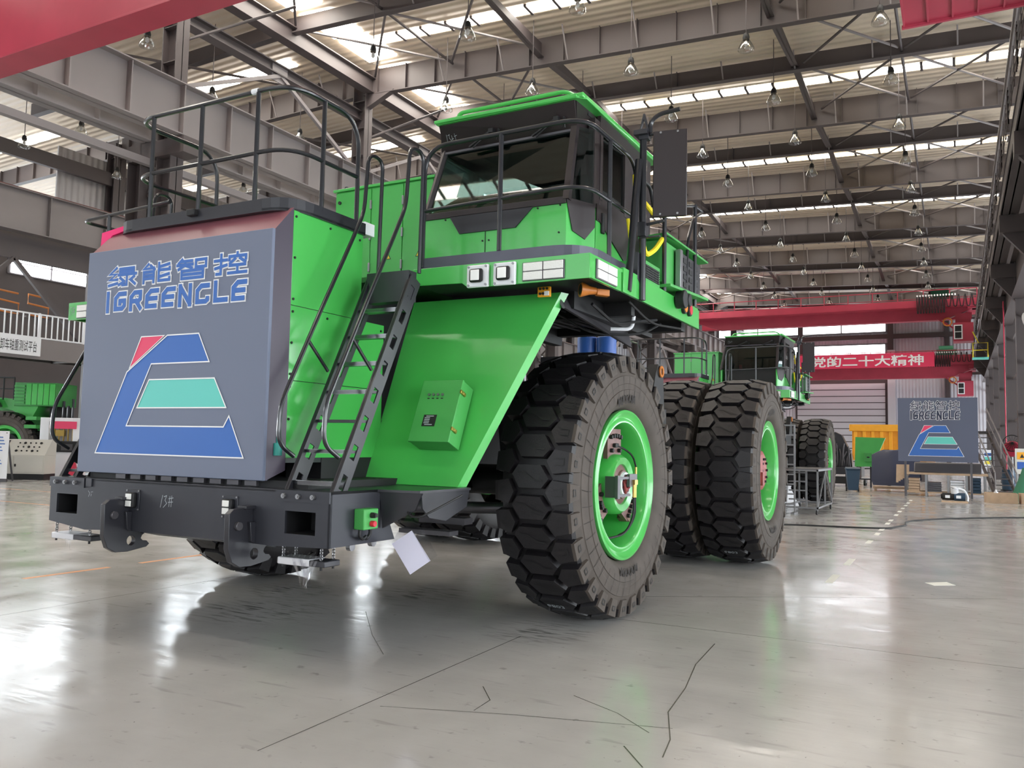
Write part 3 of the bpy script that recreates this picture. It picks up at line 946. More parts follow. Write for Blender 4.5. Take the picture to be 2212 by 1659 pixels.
tb('top_rail', rounded([(-6.86, 6.12, 3.68), (-6.86, 6.12, RZ), (-6.86, yr, RZ), (-4.87, yr, RZ), (-4.87, 5.98, RZ), (-4.87, 5.98, 3.76)], .30, 8), .021, 'rail_black', hr)
tb('mid_rail', rounded([(-6.86, 6.12, 4.19), (-6.86, yr, 4.19), (-4.87, yr, 4.19), (-4.87, 5.98, 4.19)], .30, 8), .019, 'rail_black', hr)
for (x, y) in ((-6.57, yr), (-5.93, yr), (-5.25, yr), (-4.87, 5.50)):
    tb('post', [(x, y, 3.67), (x, y, RZ)], .021, 'rail_black', hr)
part('rail_tape', MB().cyl((-5.32, yr, RZ), (-5.25, yr, RZ), .026, 10), 'white', parent=hr)
lr = sub('side_railing', truck)    # the low loop rail on the left of the platform
tb('loop_rail', rounded([(-6.62, 5.35, 4.0), (-7.93, 5.35, 3.95), (-7.93, 5.75, 3.95), (-7.3, 5.75, 3.95)], .12), .019, 'rail_black', lr)
tb('post', [(-7.50, 5.35, 3.36), (-7.50, 5.35, 3.97)], .02, 'rail_black', lr)
tb('post', [(-7.35, 5.75, 3.36), (-7.35, 5.75, 3.97)], .02, 'rail_black', lr)
tb('loop_rail', rounded([(-6.62, 5.7, 3.68), (-6.62, 5.7, 4.0), (-6.45, 5.75, 4.0), (-6.45, 5.75, 3.68)], .12), .018, 'rail_black', lr)
ln = part('platform_lamp', MB().box(-5.98, -5.88, 5.0, 5.06, 3.70, 3.76), 'dark', .01)
part('hood_fitting', MB().box(-5.05, -4.90, 6.15, 6.3, 3.70, 3.82).box(-5.0, -4.93, 6.1, 6.2, 3.72, 3.80), 'white', .006)

# ---- ladders
def ladder(mx):
    lad = sub('boarding_ladder', truck)
    def M(mb): return mb.mirror(XC) if mx else mb
    y0, z0, y1, z1 = 4.985, 1.365, 5.93, 3.23
    dv = Vector((0, y1 - y0, z1 - z0)); Ln = dv.length; d = dv / Ln
    nrm = Vector((0, d.z, -d.y))
    wd = .165
    xi = -4.42 if mx else -4.66
    for x in (xi, -4.205):
        mb = MB()
        nsl = 8
        pitch = Ln / nsl
        o = Vector((x, y0, z0)) - d * .02
        def bar(a, b, s0, s1):
            mb.obox(o + d * ((a + b) / 2) + nrm * ((s0 + s1) / 2), d * ((b - a) / 2), nrm * ((s1 - s0) / 2), Vector((.006, 0, 0)))
        bar(0, Ln + .02, 0, .055)
        bar(0, Ln + .02, .115, wd)
        for k in range(nsl + 1):
            a, b = k * pitch - pitch * .26, k * pitch + pitch * .26
            bar(max(0, a), min(Ln + .02, b), .055, .115)
        mb.obox(o + d * (Ln / 2) + nrm * .004, d * (Ln / 2), nrm * .004, Vector((.02, 0, 0)))
        part('stringer', M(mb), 'black_metal', parent=lad)
    for k in range(7):
        t = (k + .35) / 7.6
        c = Vector((0, y0, z0)) + dv * t + nrm * .075
        mb = MB().box(xi + .005, -4.21, c.y - .05, c.y + .06, c.z - .012, c.z + .012)
        st = part('ladder_step', M(mb), 'black_metal', parent=lad)
        if k not in (2,) and not mx:
            part('step_film', MB().box(-4.62, -4.24, c.y - .055, c.y + .05, c.z + .0125, c.z + .018).box(-4.60, -4.25, c.y - .058, c.y - .052, c.z - .02, c.z + .018), 'film', parent=st)
    part('ladder_top', M(MB().box(xi, -4.205, 5.90, 6.02, 2.98, 3.25)), 'black_metal', parent=lad)
    # hand rails: out from the foot, up past the deck and over in a hoop
    for x, s in ((-4.66, -1), (-4.205, 1))[1 if mx else 0:]:
        pth = rounded([(x, 5.05, 1.62), (x, 4.87, 1.72), (x, 4.88, 2.02), (x, 5.30, 2.82), (x, 5.70, 3.55), (x, 5.83, 3.80), (x, 5.87, 4.35), (x, 6.08, 4.35), (x, 6.06, 3.25)], .11, 6)
        part('hand_rail', M(MB().tube(pth, .018, 10)), 'rail_black', parent=lad)
        part('rail_stay', M(MB().tube([(x, 5.17, 2.56), (x, 5.42, 2.33)], .014, 8)), 'rail_black', parent=lad)
ladder(False)
ladder(True)

# ---- inclined fender panels under the deck
def fender(mx):
    def M(mb): return mb.mirror(XC) if mx else mb
    bl, br, tr, tl = Vector((-4.86, 6.20, 1.365)), Vector((-3.86, 6.24, 1.365)), Vector((-3.23, 6.97, 3.17)), Vector((-4.86, 6.93, 3.17))
    n = Vector((0, .02, 0))
    fp = part('fender_panel', M(MB().solid([bl, br, tr, tl], [p + n for p in (bl, br, tr, tl)])), 'green', .004)
    e = Vector((.015, .11, 0))
    part('fender_flange', M(MB().solid([br, br + Vector((.03, .10, 0)), tr + Vector((.03, .10, 0)), tr], [p - Vector((.02, 0, 0)) for p in (br, br + Vector((.03, .10, 0)), tr + Vector((.03, .10, 0)), tr)])), 'green', parent=fp)
    return fp
fp = fender(False)
fender(True)
# tool box on the fender
ax = Vector((1, 0, 0)); sv = Vector((0, .75, 1.81)).normalized(); nv = Vector((0, -1.81, .75)).normalized()
pb0 = Vector((-4.125, 6.20, 1.365))
def fpt(x, s, o): return Vector((x, 6.205, 1.365)) + sv * s + nv * o
tbx = sub('control_cabinet', truck)
s0, s1 = .345, .945
xa, xb = -4.335, -3.915
part('box_body', MB().obox(fpt((xa + xb) / 2, (s0 + s1) / 2, .09), ax * ((xb - xa) / 2), sv * ((s1 - s0) / 2), nv * .088), 'green_dull', .004, tbx)
part('box_lid', MB().obox(fpt((xa + xb) / 2, (s0 + s1) / 2, .19), ax * ((xb - xa) / 2 + .004), sv * ((s1 - s0) / 2 + .004), nv * .013), 'green_dull', .005, tbx)
kn = MB()
for k in range(4):
    p = fpt(-4.235 + .048 * k, .80, .203)
    kn.cyl(p, p + nv * .012, .013, 12)
part('indicator_lamp', kn, 'steel', parent=tbx)
tx = MB()
for k in range(4):
    p = fpt(-4.235 + .048 * k, .765, .204)
    tx.obox(p, ax * .012, sv * .005, nv * .0006)
part('lamp_caption', tx, 'ink', parent=tbx)
np_ = part('name_plate', MB().obox(fpt(-4.165, .545, .204), ax * .068, sv * .056, nv * .002), 'dark', parent=tbx)
tx = MB()
for k in range(6):
    tx.obox(fpt(-4.165 - (.0 if k in (0, 5) else .025), .545 + .042 - .0165 * k, .2065), ax * (.04 if k in (0, 5) else .028), sv * .004, nv * .0004)
part('plate_text', tx, 'chalk', parent=np_)
for s in (.83, .47):
    part('latch', MB().obox(fpt(xb + .008, s, .165), ax * .008, sv * .016, nv * .045).obox(fpt(xb + .014, s, .15), ax * .006, sv * .012, nv * .018), 'brass', .003, tbx)

# ---- deck
DZ0, DZ1 = 3.17, 3.38
def deck_side(mx):
    def M(mb): return mb.mirror(-6.2) if mx else mb
    dk = part('deck_wing', M(MB().prism([(-4.52, 6.43), (-2.715, 6.43), (-2.70, 7.11), (-2.66, 9.55), (-4.52, 9.55)], 'z', DZ1 - .03, DZ1)), 'green', .003)
    part('deck_front', M(MB().prism([(-4.52, DZ1), (-4.52, 3.22), (-3.98, 3.21), (-3.91, 3.16), (-2.715, 3.165), (-2.715, DZ1)], 'y', 6.42, 6.44)), 'green', .003, dk)
    part('deck_edge', M(MB().solid([(-2.715, 6.42, DZ0), (-2.70, 7.13, DZ0), (-2.70, 7.13, DZ1), (-2.715, 6.42, DZ1)], [(-2.745, 6.45, DZ0), (-2.73, 7.13, DZ0), (-2.73, 7.13, DZ1), (-2.745, 6.45, DZ1)])), 'green', .003, dk)
    part('deck_edge', M(MB().solid([(-2.69, 7.16, DZ0), (-2.655, 9.58, DZ0 - .03), (-2.655, 9.58, DZ1 - .02), (-2.69, 7.16, DZ1 + .02)], [(-2.72, 7.16, DZ0), (-2.685, 9.58, DZ0 - .03), (-2.685, 9.58, DZ1 - .02), (-2.72, 7.16, DZ1 + .02)])), 'green', .003, dk)
    # underside: dark beams, pipes and cables
    ub = MB()
    ub.prism([(-4.5, 6.46), (-2.75, 6.46), (-2.72, 9.5), (-4.5, 9.5)], 'z', 3.22, 3.25)
    ub.box(-4.5, -4.38, 7.1, 9.5, 3.0, 3.22).box(-3.30, -3.2, 7.2, 9.5, 3.05, 3.22).box(-4.4, -2.8, 9.35, 9.5, 3.1, 3.2).box(-4.4, -2.9, 7.95, 8.05, 3.08, 3.22)
    part('deck_under_frame', M(ub), 'dark', parent=dk)
    return dk
deck = deck_side(False)
dk2 = deck_side(True)
part('deck_number', strokes([[(0, .0), (.2, 1)], [(.45, .9), (.8, 1), (.6, .6), (.85, .35), (.4, 0)], [(1.1, .75), (1.7, .85)], [(1.05, .45), (1.65, .5)], [(1.25, .95), (1.15, .1)], [(1.5, 1.0), (1.45, .1)]], .07, lambda u, v: (-9.665 + u * .06, 6.418, 3.225 + v * .10)), 'chalk', parent=dk2)
part('centre_deck', MB().box(-7.9, -4.52, 6.42, 9.5, 3.30, 3.35), 'green_old')
ug = MB()
for k in range(7):
    yy = 7.2 + .0 * k
    xx = -4.25 + .13 * k
    ug.tube(rounded([(xx, 7.3 + .05 * k, 3.19), (xx + .15, 8.2, 3.14), (xx + .2, 9.3, 3.15)], .4), .012, 6)
pk = part('under_deck_pipe', ug, 'steel_dark')
cg = MB()
cg.tube(rounded([(-3.1, 7.4, 3.12), (-3.05, 7.9, 2.98), (-2.95, 8.2, 3.05), (-2.85, 8.6, 3.12)], .2), .016, 7)
cg.tube(rounded([(-3.6, 7.6, 3.1), (-3.4, 8.1, 2.93), (-3.0, 8.5, 2.95), (-2.9, 8.9, 3.12)], .2), .014, 7)
cg.tube(rounded([(-2.80, 7.6, 3.16), (-2.78, 8.2, 3.02), (-2.76, 9.2, 3.10)], .3), .012, 7)
part('under_deck_cable', cg, 'dark')
part('pipe_elbow', MB().tube(rounded([(-3.2, 8.15, 2.98), (-3.0, 8.25, 2.98), (-2.98, 8.25, 3.12)], .08), .02, 8), 'white')
sk = part('skid_plate', MB().solid([(-3.3, 6.98, 3.16), (-3.22, 6.98, 3.02), (-3.30, 9.0, 2.88), (-3.36, 9.0, 3.1)], [(-3.27, 6.98, 3.16), (-3.19, 6.98, 3.02), (-3.27, 9.0, 2.88), (-3.33, 9.0, 3.1)]), 'steel_dark')
# lamps on the deck face
def deck_lamp(x0, x1, z0, z1, mx=False):
    par = sub('spot_lamp', truck)
    def M(mb): return mb.mirror(XC) if mx else mb
    part('lamp_plate', M(MB().box(x0, x1, 6.385, 6.42, z0, z1)), 'white', .012, par)
    xm, zm = (x0 + x1) / 2, (z0 + z1) / 2
    part('lamp_bezel', M(MB().box(xm - .068, xm + .068, 6.345, 6.385, zm - .062, zm + .062)), 'dark', .02, par)
    part('lamp_lens', M(MB().box(xm - .045, xm + .045, 6.335, 6.345, zm - .048, zm + .048)), 'lens_plain', .02, par)
    sc = MB()
    for a in (-.09, .09):
        for b in (-.083, .083):
            sc.cyl((xm + a, 6.385, zm + b), (xm + a, 6.375, zm + b), .011, 8)
    part('lamp_bolt', M(sc), 'steel', parent=par)
deck_lamp(-3.91, -3.685, 3.155, 3.36)
deck_lamp(-3.635, -3.41, 3.155, 3.36)
def led_array(p, u, v, m=(2, 2)):
    par = sub('led_lamp', truck)
    p, u, v = Vector(p), Vector(u), Vector(v)
    n = u.cross(v).normalized()
    part('led_frame', MB().obox(p + u / 2 + v / 2 + n * .006, u / 2 * 1.03, v / 2 * 1.04, n * .006), 'steel_dark', .003, par)
    for i in range(2):
        for j in range(2):
            c = p + u * (.25 + .5 * i) + v * (.25 + .5 * j) + n * .018
            part('led_lens', MB().obox(c, u * .235, v * .225, n * .008), 'lens', .004, par)
led_array((-3.345, 6.42, 3.18), (.395, 0, 0), (0, 0, .16))
led_array((-2.712, 6.545, 3.185), (0.006, .445, 0), (0, 0, .165))
led_array((-9.50, 6.42, 3.18), (.395, 0, 0), (0, 0, .16))
# amber marker lamp and orange horn below the deck
par = sub('marker_lamp', truck)
part('lamp_body', MB().box(-3.395, -3.265, 6.80, 6.83, 3.105, 3.20), 'amber', .006, par)
part('lamp_led', MB().add(*_two(MB().cyl((-3.365, 6.80, 3.18), (-3.365, 6.79, 3.18), .012, 10).cyl((-3.33, 6.80, 3.18), (-3.33, 6.79, 3.18), .012, 10).cyl((-3.295, 6.80, 3.18), (-3.295, 6.79, 3.18), .012, 10), MB().cyl((-3.365, 6.80, 3.135), (-3.365, 6.79, 3.135), .012, 10).cyl((-3.335, 6.80, 3.135), (-3.335, 6.79, 3.135), .012, 10))), 'dark', parent=par)
part('lamp_lens', MB().box(-3.32, -3.275, 6.79, 6.80, 3.115, 3.155), 'lens_plain', parent=par)
hn = sub('air_horn', truck)
hd = Vector((.75, .62, -.05)).normalized()
hc = Vector((-3.0, 6.88, 3.165))
part('horn_bell', MB().tube([hc + hd * t for t in (0, .01, .04, .09, .15)], [.072, .07, .058, .04, .032], 20), 'orange', parent=hn)
part('horn_throat', MB().tube([hc - hd * .002, hc + hd * .001], .05, 18), 'dark', parent=hn)
part('horn_body', MB().obox(hc + hd * .21 + Vector((0, 0, -.01)), hd * .06, hd.cross(Vector((0, 0, 1))) * .035, Vector((0, 0, .03))), 'orange', .006, hn)
# kick plate and railing round the cab
kp = rounded([(-4.47, 6.47, 0), (-2.78, 6.47, 0), (-2.78, 7.45, 0)], .38, 8)
part('kick_plate', rim_plate(kp, 3.385, 3.49, .012), 'kick_plate')
cr = sub('cab_railing', truck)
tb('top_rail', rounded([(-4.455, 6.47, 3.40), (-4.455, 6.47, 4.565), (-2.80, 6.47, 4.585), (-2.80, 7.78, 4.60), (-2.80, 7.80, 3.95)], .26, 8), .021, 'rail_black', cr)
tb('mid_rail', rounded([(-4.455, 6.47, 3.945), (-2.80, 6.47, 4.0), (-2.80, 7.80, 4.03)], .30, 8), .019, 'rail_black', cr)
tb('post', [(-3.625, 6.47, 3.49), (-3.625, 6.47, 4.575)], .022, 'rail_black', cr)
tb('post', [(-2.80, 7.07, 3.42), (-2.80, 7.07, 4.595)], .022, 'rail_black', cr)

# ---- cab
cab = sub('cab', truck)
def cp(name, mb, m, bevel=0.0, sharp=35): return part(name, mb, m, bevel, cab, sharp)
# plan corners: front left, front right, bevelled corner, rear
FLb, FRb, FCb = (-4.70, 6.83), (-3.13, 6.83), (-2.985, 7.17)
YR = 8.72
sill, wtop = 4.0, 4.71
cp('lower_front', MB().box(-4.70, -3.13, 6.83, 6.87, 3.38, sill - .005), 'green', .004)
cp('lower_corner', MB().solid([(-3.13, 6.83, 3.38), (-2.985, 7.17, 3.38), (-2.985, 7.17, sill), (-3.13, 6.83, sill)], [(-3.16, 6.86, 3.38), (-3.02, 7.18, 3.38), (-3.02, 7.18, sill), (-3.16, 6.86, sill)]), 'green', .003)
cp('lower_side', MB().box(-3.02, -2.985, 7.19, YR, 3.38, 4.03), 'green', .003)
cp('lower_left', MB().box(-4.70, -4.66, 6.87, YR, 3.38, 4.0), 'green', .003)
cp('rear_wall', MB().plate([(-4.70, 3.38), (-2.985, 3.38), (-2.985, 4.93), (-4.70, 4.93)], [], 'y', YR, YR + .04), 'cab_brown')
cp('cab_floor', MB().box(-4.66, -3.02, 6.87, YR, 3.40, 3.46), 'dark')
# dark trim on the green nose
cp('sill_band', MB().box(-4.705, -3.13, 6.815, 6.835, 3.965, 4.03), 'cab_brown', .003)
cp('nose_trim', MB().prism([(-4.39, 3.975), (-4.27, 3.79), (-3.65, 3.79), (-3.46, 3.975)], 'y', 6.815, 6.835), 'black_metal', .002)
cp('nose_seam', MB().box(-3.983, -3.977, 6.824, 6.832, 3.40, 3.80), 'dark')
nb = MB()
for (x, z) in ((-4.44, 3.95), (-3.42, 3.95), (-3.19, 3.955), (-3.2, 3.7), (-3.94, 3.70), (-4.01, 3.70)):
    nb.cyl((x, 6.83, z), (x, 6.822, z), .009, 8)
cp('nose_bolt', nb, 'dark')
cp('corner_trim', MB().solid([(-3.125, 6.815, 4.02), (-3.09, 6.89, 3.72), (-3.03, 7.04, 3.665), (-2.98, 7.155, 3.80), (-2.98, 7.16, 4.02)], [(-3.15, 6.84, 4.02), (-3.11, 6.91, 3.72), (-3.05, 7.06, 3.665), (-3.0, 7.165, 3.80), (-3.0, 7.17, 4.02)]), 'cab_brown')
cp('side_trim', MB().prism([(7.19, 4.04), (7.19, 3.88), (8.72, 3.84), (8.72, 4.04)], 'x', -2.99, -2.975), 'cab_brown')
cp('side_trim', MB().prism([(7.22, 3.90), (7.95, 3.62), (8.3, 3.62), (8.72, 3.85)], 'x', -2.985, -2.972), 'cab_brown')
# pillars
def pillar(a, b, w=.05, d=.05):
    return MB().beam(a, b, w, d)
TY = 7.03
cp('pillar', pillar((-4.685, 6.84, sill), (-4.59, TY, 4.73)), 'cab_brown')
cp('pillar', pillar((-3.13, 6.84, sill), (-3.12, TY - .05, 4.73), .06, .06), 'cab_brown')
cp('pillar', MB().box(-3.05, -2.985, 7.14, 7.27, 4.0, 4.86), 'cab_brown')
cp('pillar', MB().box(-3.04, -2.985, 8.02, 8.72, 4.0, 4.93), 'cab_brown')
cp('pillar', MB().box(-4.68, -4.63, 7.65, 7.75, 4.0, 4.75), 'cab_brown')
cp('rear_quarter', MB().box(-4.68, -4.63, 8.2, 8.72, 4.0, 4.72), 'cab_brown')
cp('window_frame', MB().box(-3.02, -2.98, 7.27, 8.02, 4.78, 4.93).box(-3.02, -2.98, 7.27, 8.02, 4.03, 4.13).box(-3.01, -2.975, 7.27, 7.33, 4.1, 4.8).box(-3.01, -2.975, 7.93, 8.02, 4.1, 4.8), 'cab_brown', .004)
# glass
def pane(pts, t):
    t = Vector(t)
    return MB().solid([Vector(p) for p in pts], [Vector(p) + t for p in pts])
cp('windshield', pane([(-4.67, 6.85, 4.03), (-3.15, 6.85, 4.03), (-3.13, TY - .04, 4.715), (-4.575, TY, 4.715)], (0, .008, 0)), 'cab_glass')
cp('corner_window', pane([(-3.11, 6.87, 4.03), (-2.995, 7.14, 4.02), (-2.995, 7.14, 4.74), (-3.10, TY - .03, 4.74)], (-.006, .004, 0)), 'cab_glass')
cp('side_window', pane([(-2.998, 7.32, 4.12), (-2.998, 7.94, 4.12), (-2.998, 7.94, 4.79), (-2.998, 7.32, 4.79)], (-.008, 0, 0)), 'cab_glass')
cp('side_window', pane([(-4.68, 6.90, 4.02), (-4.66, 7.65, 4.02), (-4.64, 7.65, 4.7), (-4.62, 7.05, 4.7)], (.008, 0, 0)), 'cab_glass')
cp('side_window', pane([(-4.66, 7.75, 4.02), (-4.66, 8.2, 4.02), (-4.64, 8.2, 4.7), (-4.64, 7.75, 4.7)], (.008, 0, 0)), 'cab_glass')
# visor, side header and roof
vz = MB()
vz.solid([(-4.60, TY, 4.70), (-3.10, TY - .05, 4.70), (-3.06, 6.82, 4.93), (-4.55, 6.83, 4.93)], [(-4.60, TY + .05, 4.70), (-3.10, TY, 4.70), (-3.06, 6.87, 4.93), (-4.55, 6.88, 4.93)])
cp('visor', vz, 'cab_brown')
cp('visor_number', strokes([[(0, .0), (.25, 1)], [(.45, .9), (.8, 1), (.6, .6), (.85, .35), (.4, 0)], [(1.0, .45), (1.35, .5)], [(1.15, .85), (1.1, .2)], [(1.6, .7), (2.1, .8)], [(1.75, 1.0), (1.7, .3)]], .05, lambda u, v: (-4.50 + u * .062, 6.930 - v * .060, 4.765 + v * .070)), 'chalk')
cp('visor_ledge', MB().solid([(-4.60, TY - .03, 4.69), (-3.10, TY - .08, 4.69), (-3.10, TY, 4.69), (-4.60, TY + .05, 4.69)], [(-4.60, TY - .03, 4.712), (-3.10, TY - .08, 4.712), (-3.10, TY, 4.712), (-4.60, TY + .05, 4.712)]), 'steel_dark')
cp('side_header', MB().solid([(-3.05, 6.84, 4.93), (-3.10, TY - .05, 4.71), (-2.985, 7.2, 4.71), (-2.985, 8.72, 4.80), (-2.985, 8.72, 4.93)], [(-3.10, 6.86, 4.93), (-3.13, TY, 4.71), (-3.02, 7.2, 4.71), (-3.02, 8.72, 4.80), (-3.02, 8.72, 4.93)]), 'cab_brown')
cp('left_header', MB().solid([(-4.64, TY, 4.70), (-4.66, 8.72, 4.70), (-4.60, 8.72, 4.93), (-4.56, 6.88, 4.93)], [(-4.60, TY, 4.70), (-4.62, 8.72, 4.70), (-4.56, 8.72, 4.93), (-4.52, 6.88, 4.93)]), 'cab_brown')
rf = cp('roof', MB().prism([(-4.57, 6.80), (-3.03, 6.78), (-2.95, 6.86), (-2.95, 8.86), (-4.60, 8.86)], 'z', 4.925, 4.955), 'green', .008)
cp('roof_gutter', MB().beam((-3.0, 6.80, 4.955), (-2.955, 8.84, 4.95), .07, .05), 'green', .012)
cp('roof_gutter', MB().box(-4.575, -3.02, 6.775, 6.81, 4.93, 4.965), 'green', .008)
cp('roof_rail', MB().tube(rounded([(-4.37, 6.86, 4.955), (-4.32, 6.86, 5.03), (-3.16, 6.86, 5.04), (-3.04, 6.88, 4.955)], .12, 6), .02, 10), 'green')
# wipers
for xw in (-3.97, -3.27):
    z0 = 4.80
    wp = MB()
    wp.beam((xw, 6.87, 4.80), (xw - .28, 6.94, 4.70), .02, .016)
    wp.beam((xw - .02, 6.87, 4.785), (xw - .24, 6.94, 4.69), .010, .02)
    wp.box(xw - .02, xw + .03, 6.85, 6.95, 4.775, 4.815).cyl((xw + .07, 6.92, 4.72), (xw + .075, 6.88, 4.81), .008, 6).cyl((xw + .04, 6.92, 4.72), (xw + .09, 6.88, 4.80), .006, 6)
    cp('wiper', wp, 'dark')
# inside: seat, wheel and dark liner
cp('seat', MB().box(-4.15, -3.6, 7.75, 8.3, 3.46, 3.85).box(-4.15, -3.6, 8.2, 8.35, 3.8, 4.45), 'dark', .04)
cp('steering_wheel', MB().tube([(-3.88 + .2 * math.cos(a), 7.32 + .1 * math.sin(a), 4.12 + .12 * math.sin(a)) for a in [2 * PI * k / 20 for k in range(20)]], .016, 8, True).cyl((-3.88, 7.32, 4.1), (-3.88, 7.15, 3.7), .03, 8), 'dark')
cp('dashboard', MB().prism([(6.9, 3.5), (7.2, 3.5), (7.15, 4.0), (6.92, 4.04)], 'x', -4.6, -3.15), 'dark', .02)
cp('roof_liner', MB().box(-4.54, -3.04, 7.1, 8.7, 4.88, 4.92), 'dark')
cp('fire_extinguisher', MB().cyl((-4.5, 8.5, 4.05), (-4.5, 8.5, 4.3), .05, 12), 'red_lamp')
# door handle
cp('door_handle', MB().box(-2.985, -2.955, 7.30, 7.36, 3.78, 3.98), 'dark', .01)
cp('roof_hose', MB().tube(rounded([(-2.93, 8.2, 4.6), (-2.93, 8.6, 4.6), (-2.93, 8.7, 4.4)], .1), .02, 8), 'dark')

# ---- mirror pole
mr = sub('mirror_pole', truck)
tb('pole', [(-2.665, 7.60, 3.16), (-2.665, 7.60, 4.80)], .034, 'rail_black', mr, 16)
tb('brace', [(-2.70, 7.30, 3.20), (-2.68, 7.52, 4.52)], .036, 'rail_black', mr, 14)
part('pole_bracket', MB().prism([(7.52, 3.36), (7.62, 3.30), (7.62, 3.62), (7.52, 3.62)], 'x', -2.74, -2.68).box(-2.74, -2.60, 7.52, 7.68, 4.78, 4.83).prism([(-2.70, 4.83), (-2.66, 5.0), (-2.645, 5.0), (-2.60, 4.83), (-2.62, 4.83), (-2.655, 4.94), (-2.69, 4.83)], 'y', 7.57, 7.60), 'black_metal', .003, mr)
tb('top_handle', rounded([(-2.595, 7.60, 4.80), (-2.595, 7.60, 4.92), (-2.50, 7.60, 4.98), (-2.30, 7.60, 4.995)], .1), .022, 'rail_black', mr)
part('mirror', MB().obox((-2.395, 7.60, 4.375), Vector((.158, .03, 0)), Vector((-.004, .02, 0)), (0, 0, .425)), 'cab_brown', .008, mr)
mb_ = MB()
for a in (-.08, .08):
    for b in (-.40, .40):
        mb_.cyl((-2.395 + a, 7.575 + a * .19, 4.375 + b), (-2.395 + a, 7.567 + a * .19, 4.375 + b), .011, 8)
part('mirror_bolt', mb_, 'steel', parent=mr)
part('mirror_clamp', MB().box(-2.70, -2.60, 7.56, 7.64, 4.74, 4.80).cyl((-2.6, 7.6, 4.79), (-2.50, 7.6, 4.79), .018, 8).box(-2.70, -2.62, 7.55, 7.65, 3.78, 3.92).cyl((-2.62, 7.6, 3.90), (-2.45, 7.6, 3.92), .015, 8).box(-2.68, -2.48, 7.56, 7.60, 3.76, 3.775), 'black_metal', .003, mr)

# ---- gear behind the cab on the right deck edge
rr = sub('rear_railing', truck)
tb('post', [(-2.68, 8.33, 3.38), (-2.68, 8.33, 4.30)], .024, 'rail_black', rr)
tb('post', [(-2.65, 9.37, 3.38), (-2.65, 9.37, 4.57)], .024, 'rail_black', rr)
tb('top_rail', rounded([(-2.68, 8.33, 4.28), (-2.66, 9.36, 4.56), (-2.64, 9.68, 4.56), (-2.64, 9.3, 4.40), (-2.66, 9.12, 4.1), (-2.66, 9.05, 3.6)], .08), .018, 'rail_black', rr)
tb('mid_rail', [(-2.68, 8.36, 4.0), (-2.655, 9.5, 4.0)], .016, 'rail_black', rr)
part('vent_box', MB().box(-3.2, -2.70, 7.75, 8.25, 3.38, 3.60), 'green_dull', .004)
gr = MB()
for k in range(12):
    gr.box(-2.699, -2.693, 7.80 + .035 * k, 7.815 + .035 * k, 3.42, 3.56)
for k in range(6):
    gr.box(-2.699, -2.692, 7.79, 8.22, 3.425 + .024 * k, 3.435 + .024 * k)
part('vent_mesh', gr, 'dark')
rb = sub('radiator_cabinet', truck)
part('cabinet_body', MB().box(-3.15, -2.72, 8.42, 9.62, 3.50, 3.95), 'green_dull', .004, rb)
part('cabinet_roof', MB().solid([(-3.15, 8.35, 3.95), (-2.66, 8.35, 3.99), (-2.62, 9.85, 3.97), (-3.15, 9.85, 3.95)], [(-3.15, 8.35, 3.98), (-2.66, 8.35, 4.01), (-2.62, 9.85, 3.99), (-3.15, 9.85, 3.98)]), 'green_dull', .003, rb)
part('cabinet_grille', MB().box(-2.72, -2.655, 8.86, 9.62, 3.50, 3.90), 'grille_black', .006, rb)
gl = MB()
for k in range(3):
    for j in range(4):
        gl.box(-2.655, -2.648, 8.93 + .22 * k, 9.05 + .22 * k, 3.53 + .09 * j, 3.585 + .09 * j)
part('grille_cell', gl, 'dark', parent=rb)
part('grille_frame', MB().box(-2.70, -2.64, 8.78, 8.87, 3.50, 3.92), 'steel', .004, rb)
part('cabinet_base', MB().solid([(-3.1, 8.3, 3.40), (-2.6, 8.3, 3.42), (-2.55, 9.6, 3.47), (-3.1, 9.6, 3.45)], [(-3.1, 8.3, 3.44), (-2.6, 8.3, 3.45), (-2.55, 9.6, 3.50), (-3.1, 9.6, 3.50)]), 'green_dull', .003, rb)
part('cable_reel', MB().cyl((-2.655, 8.72, 3.35), (-2.56, 8.72, 3.35), .10, 20).cyl((-2.60, 8.86, 3.36), (-2.55, 8.86, 3.36), .07, 16), 'dark', .006)
for (y, m) in ((8.95, 'amber_lamp'), (9.15, 'red_lamp')):
    tl = sub('tail_lamp', truck)
    part('lamp_rim', MB().cyl((-2.665, y, 3.30), (-2.628, y, 3.30), .072, 22), 'dark', .004, tl)
    part('lamp_lens', MB().cyl((-2.628, y, 3.30), (-2.62, y, 3.30), .055, 20), m, .003, tl)
# yellow webbing slings
part('yellow_sling', MB().tube(rounded([(-2.70, 8.32, 3.93), (-2.72, 8.15, 3.78), (-2.74, 7.95, 3.68), (-2.72, 7.78, 3.72), (-2.70, 7.68, 3.86)], .09), .026, 8), 'yellow_cloth')
part('yellow_sling', MB().tube([(-2.70, 7.72, 4.17), (-2.66, 7.90, 4.09)], .024, 8), 'yellow_cloth')
part('yellow_sling', MB().tube([(-2.80, 7.72, 4.45), (-2.78, 7.70, 4.2)], .018, 8).tube([(-2.78, 7.5, 3.95), (-2.76, 7.55, 3.66)], .018, 8), 'yellow_cloth')

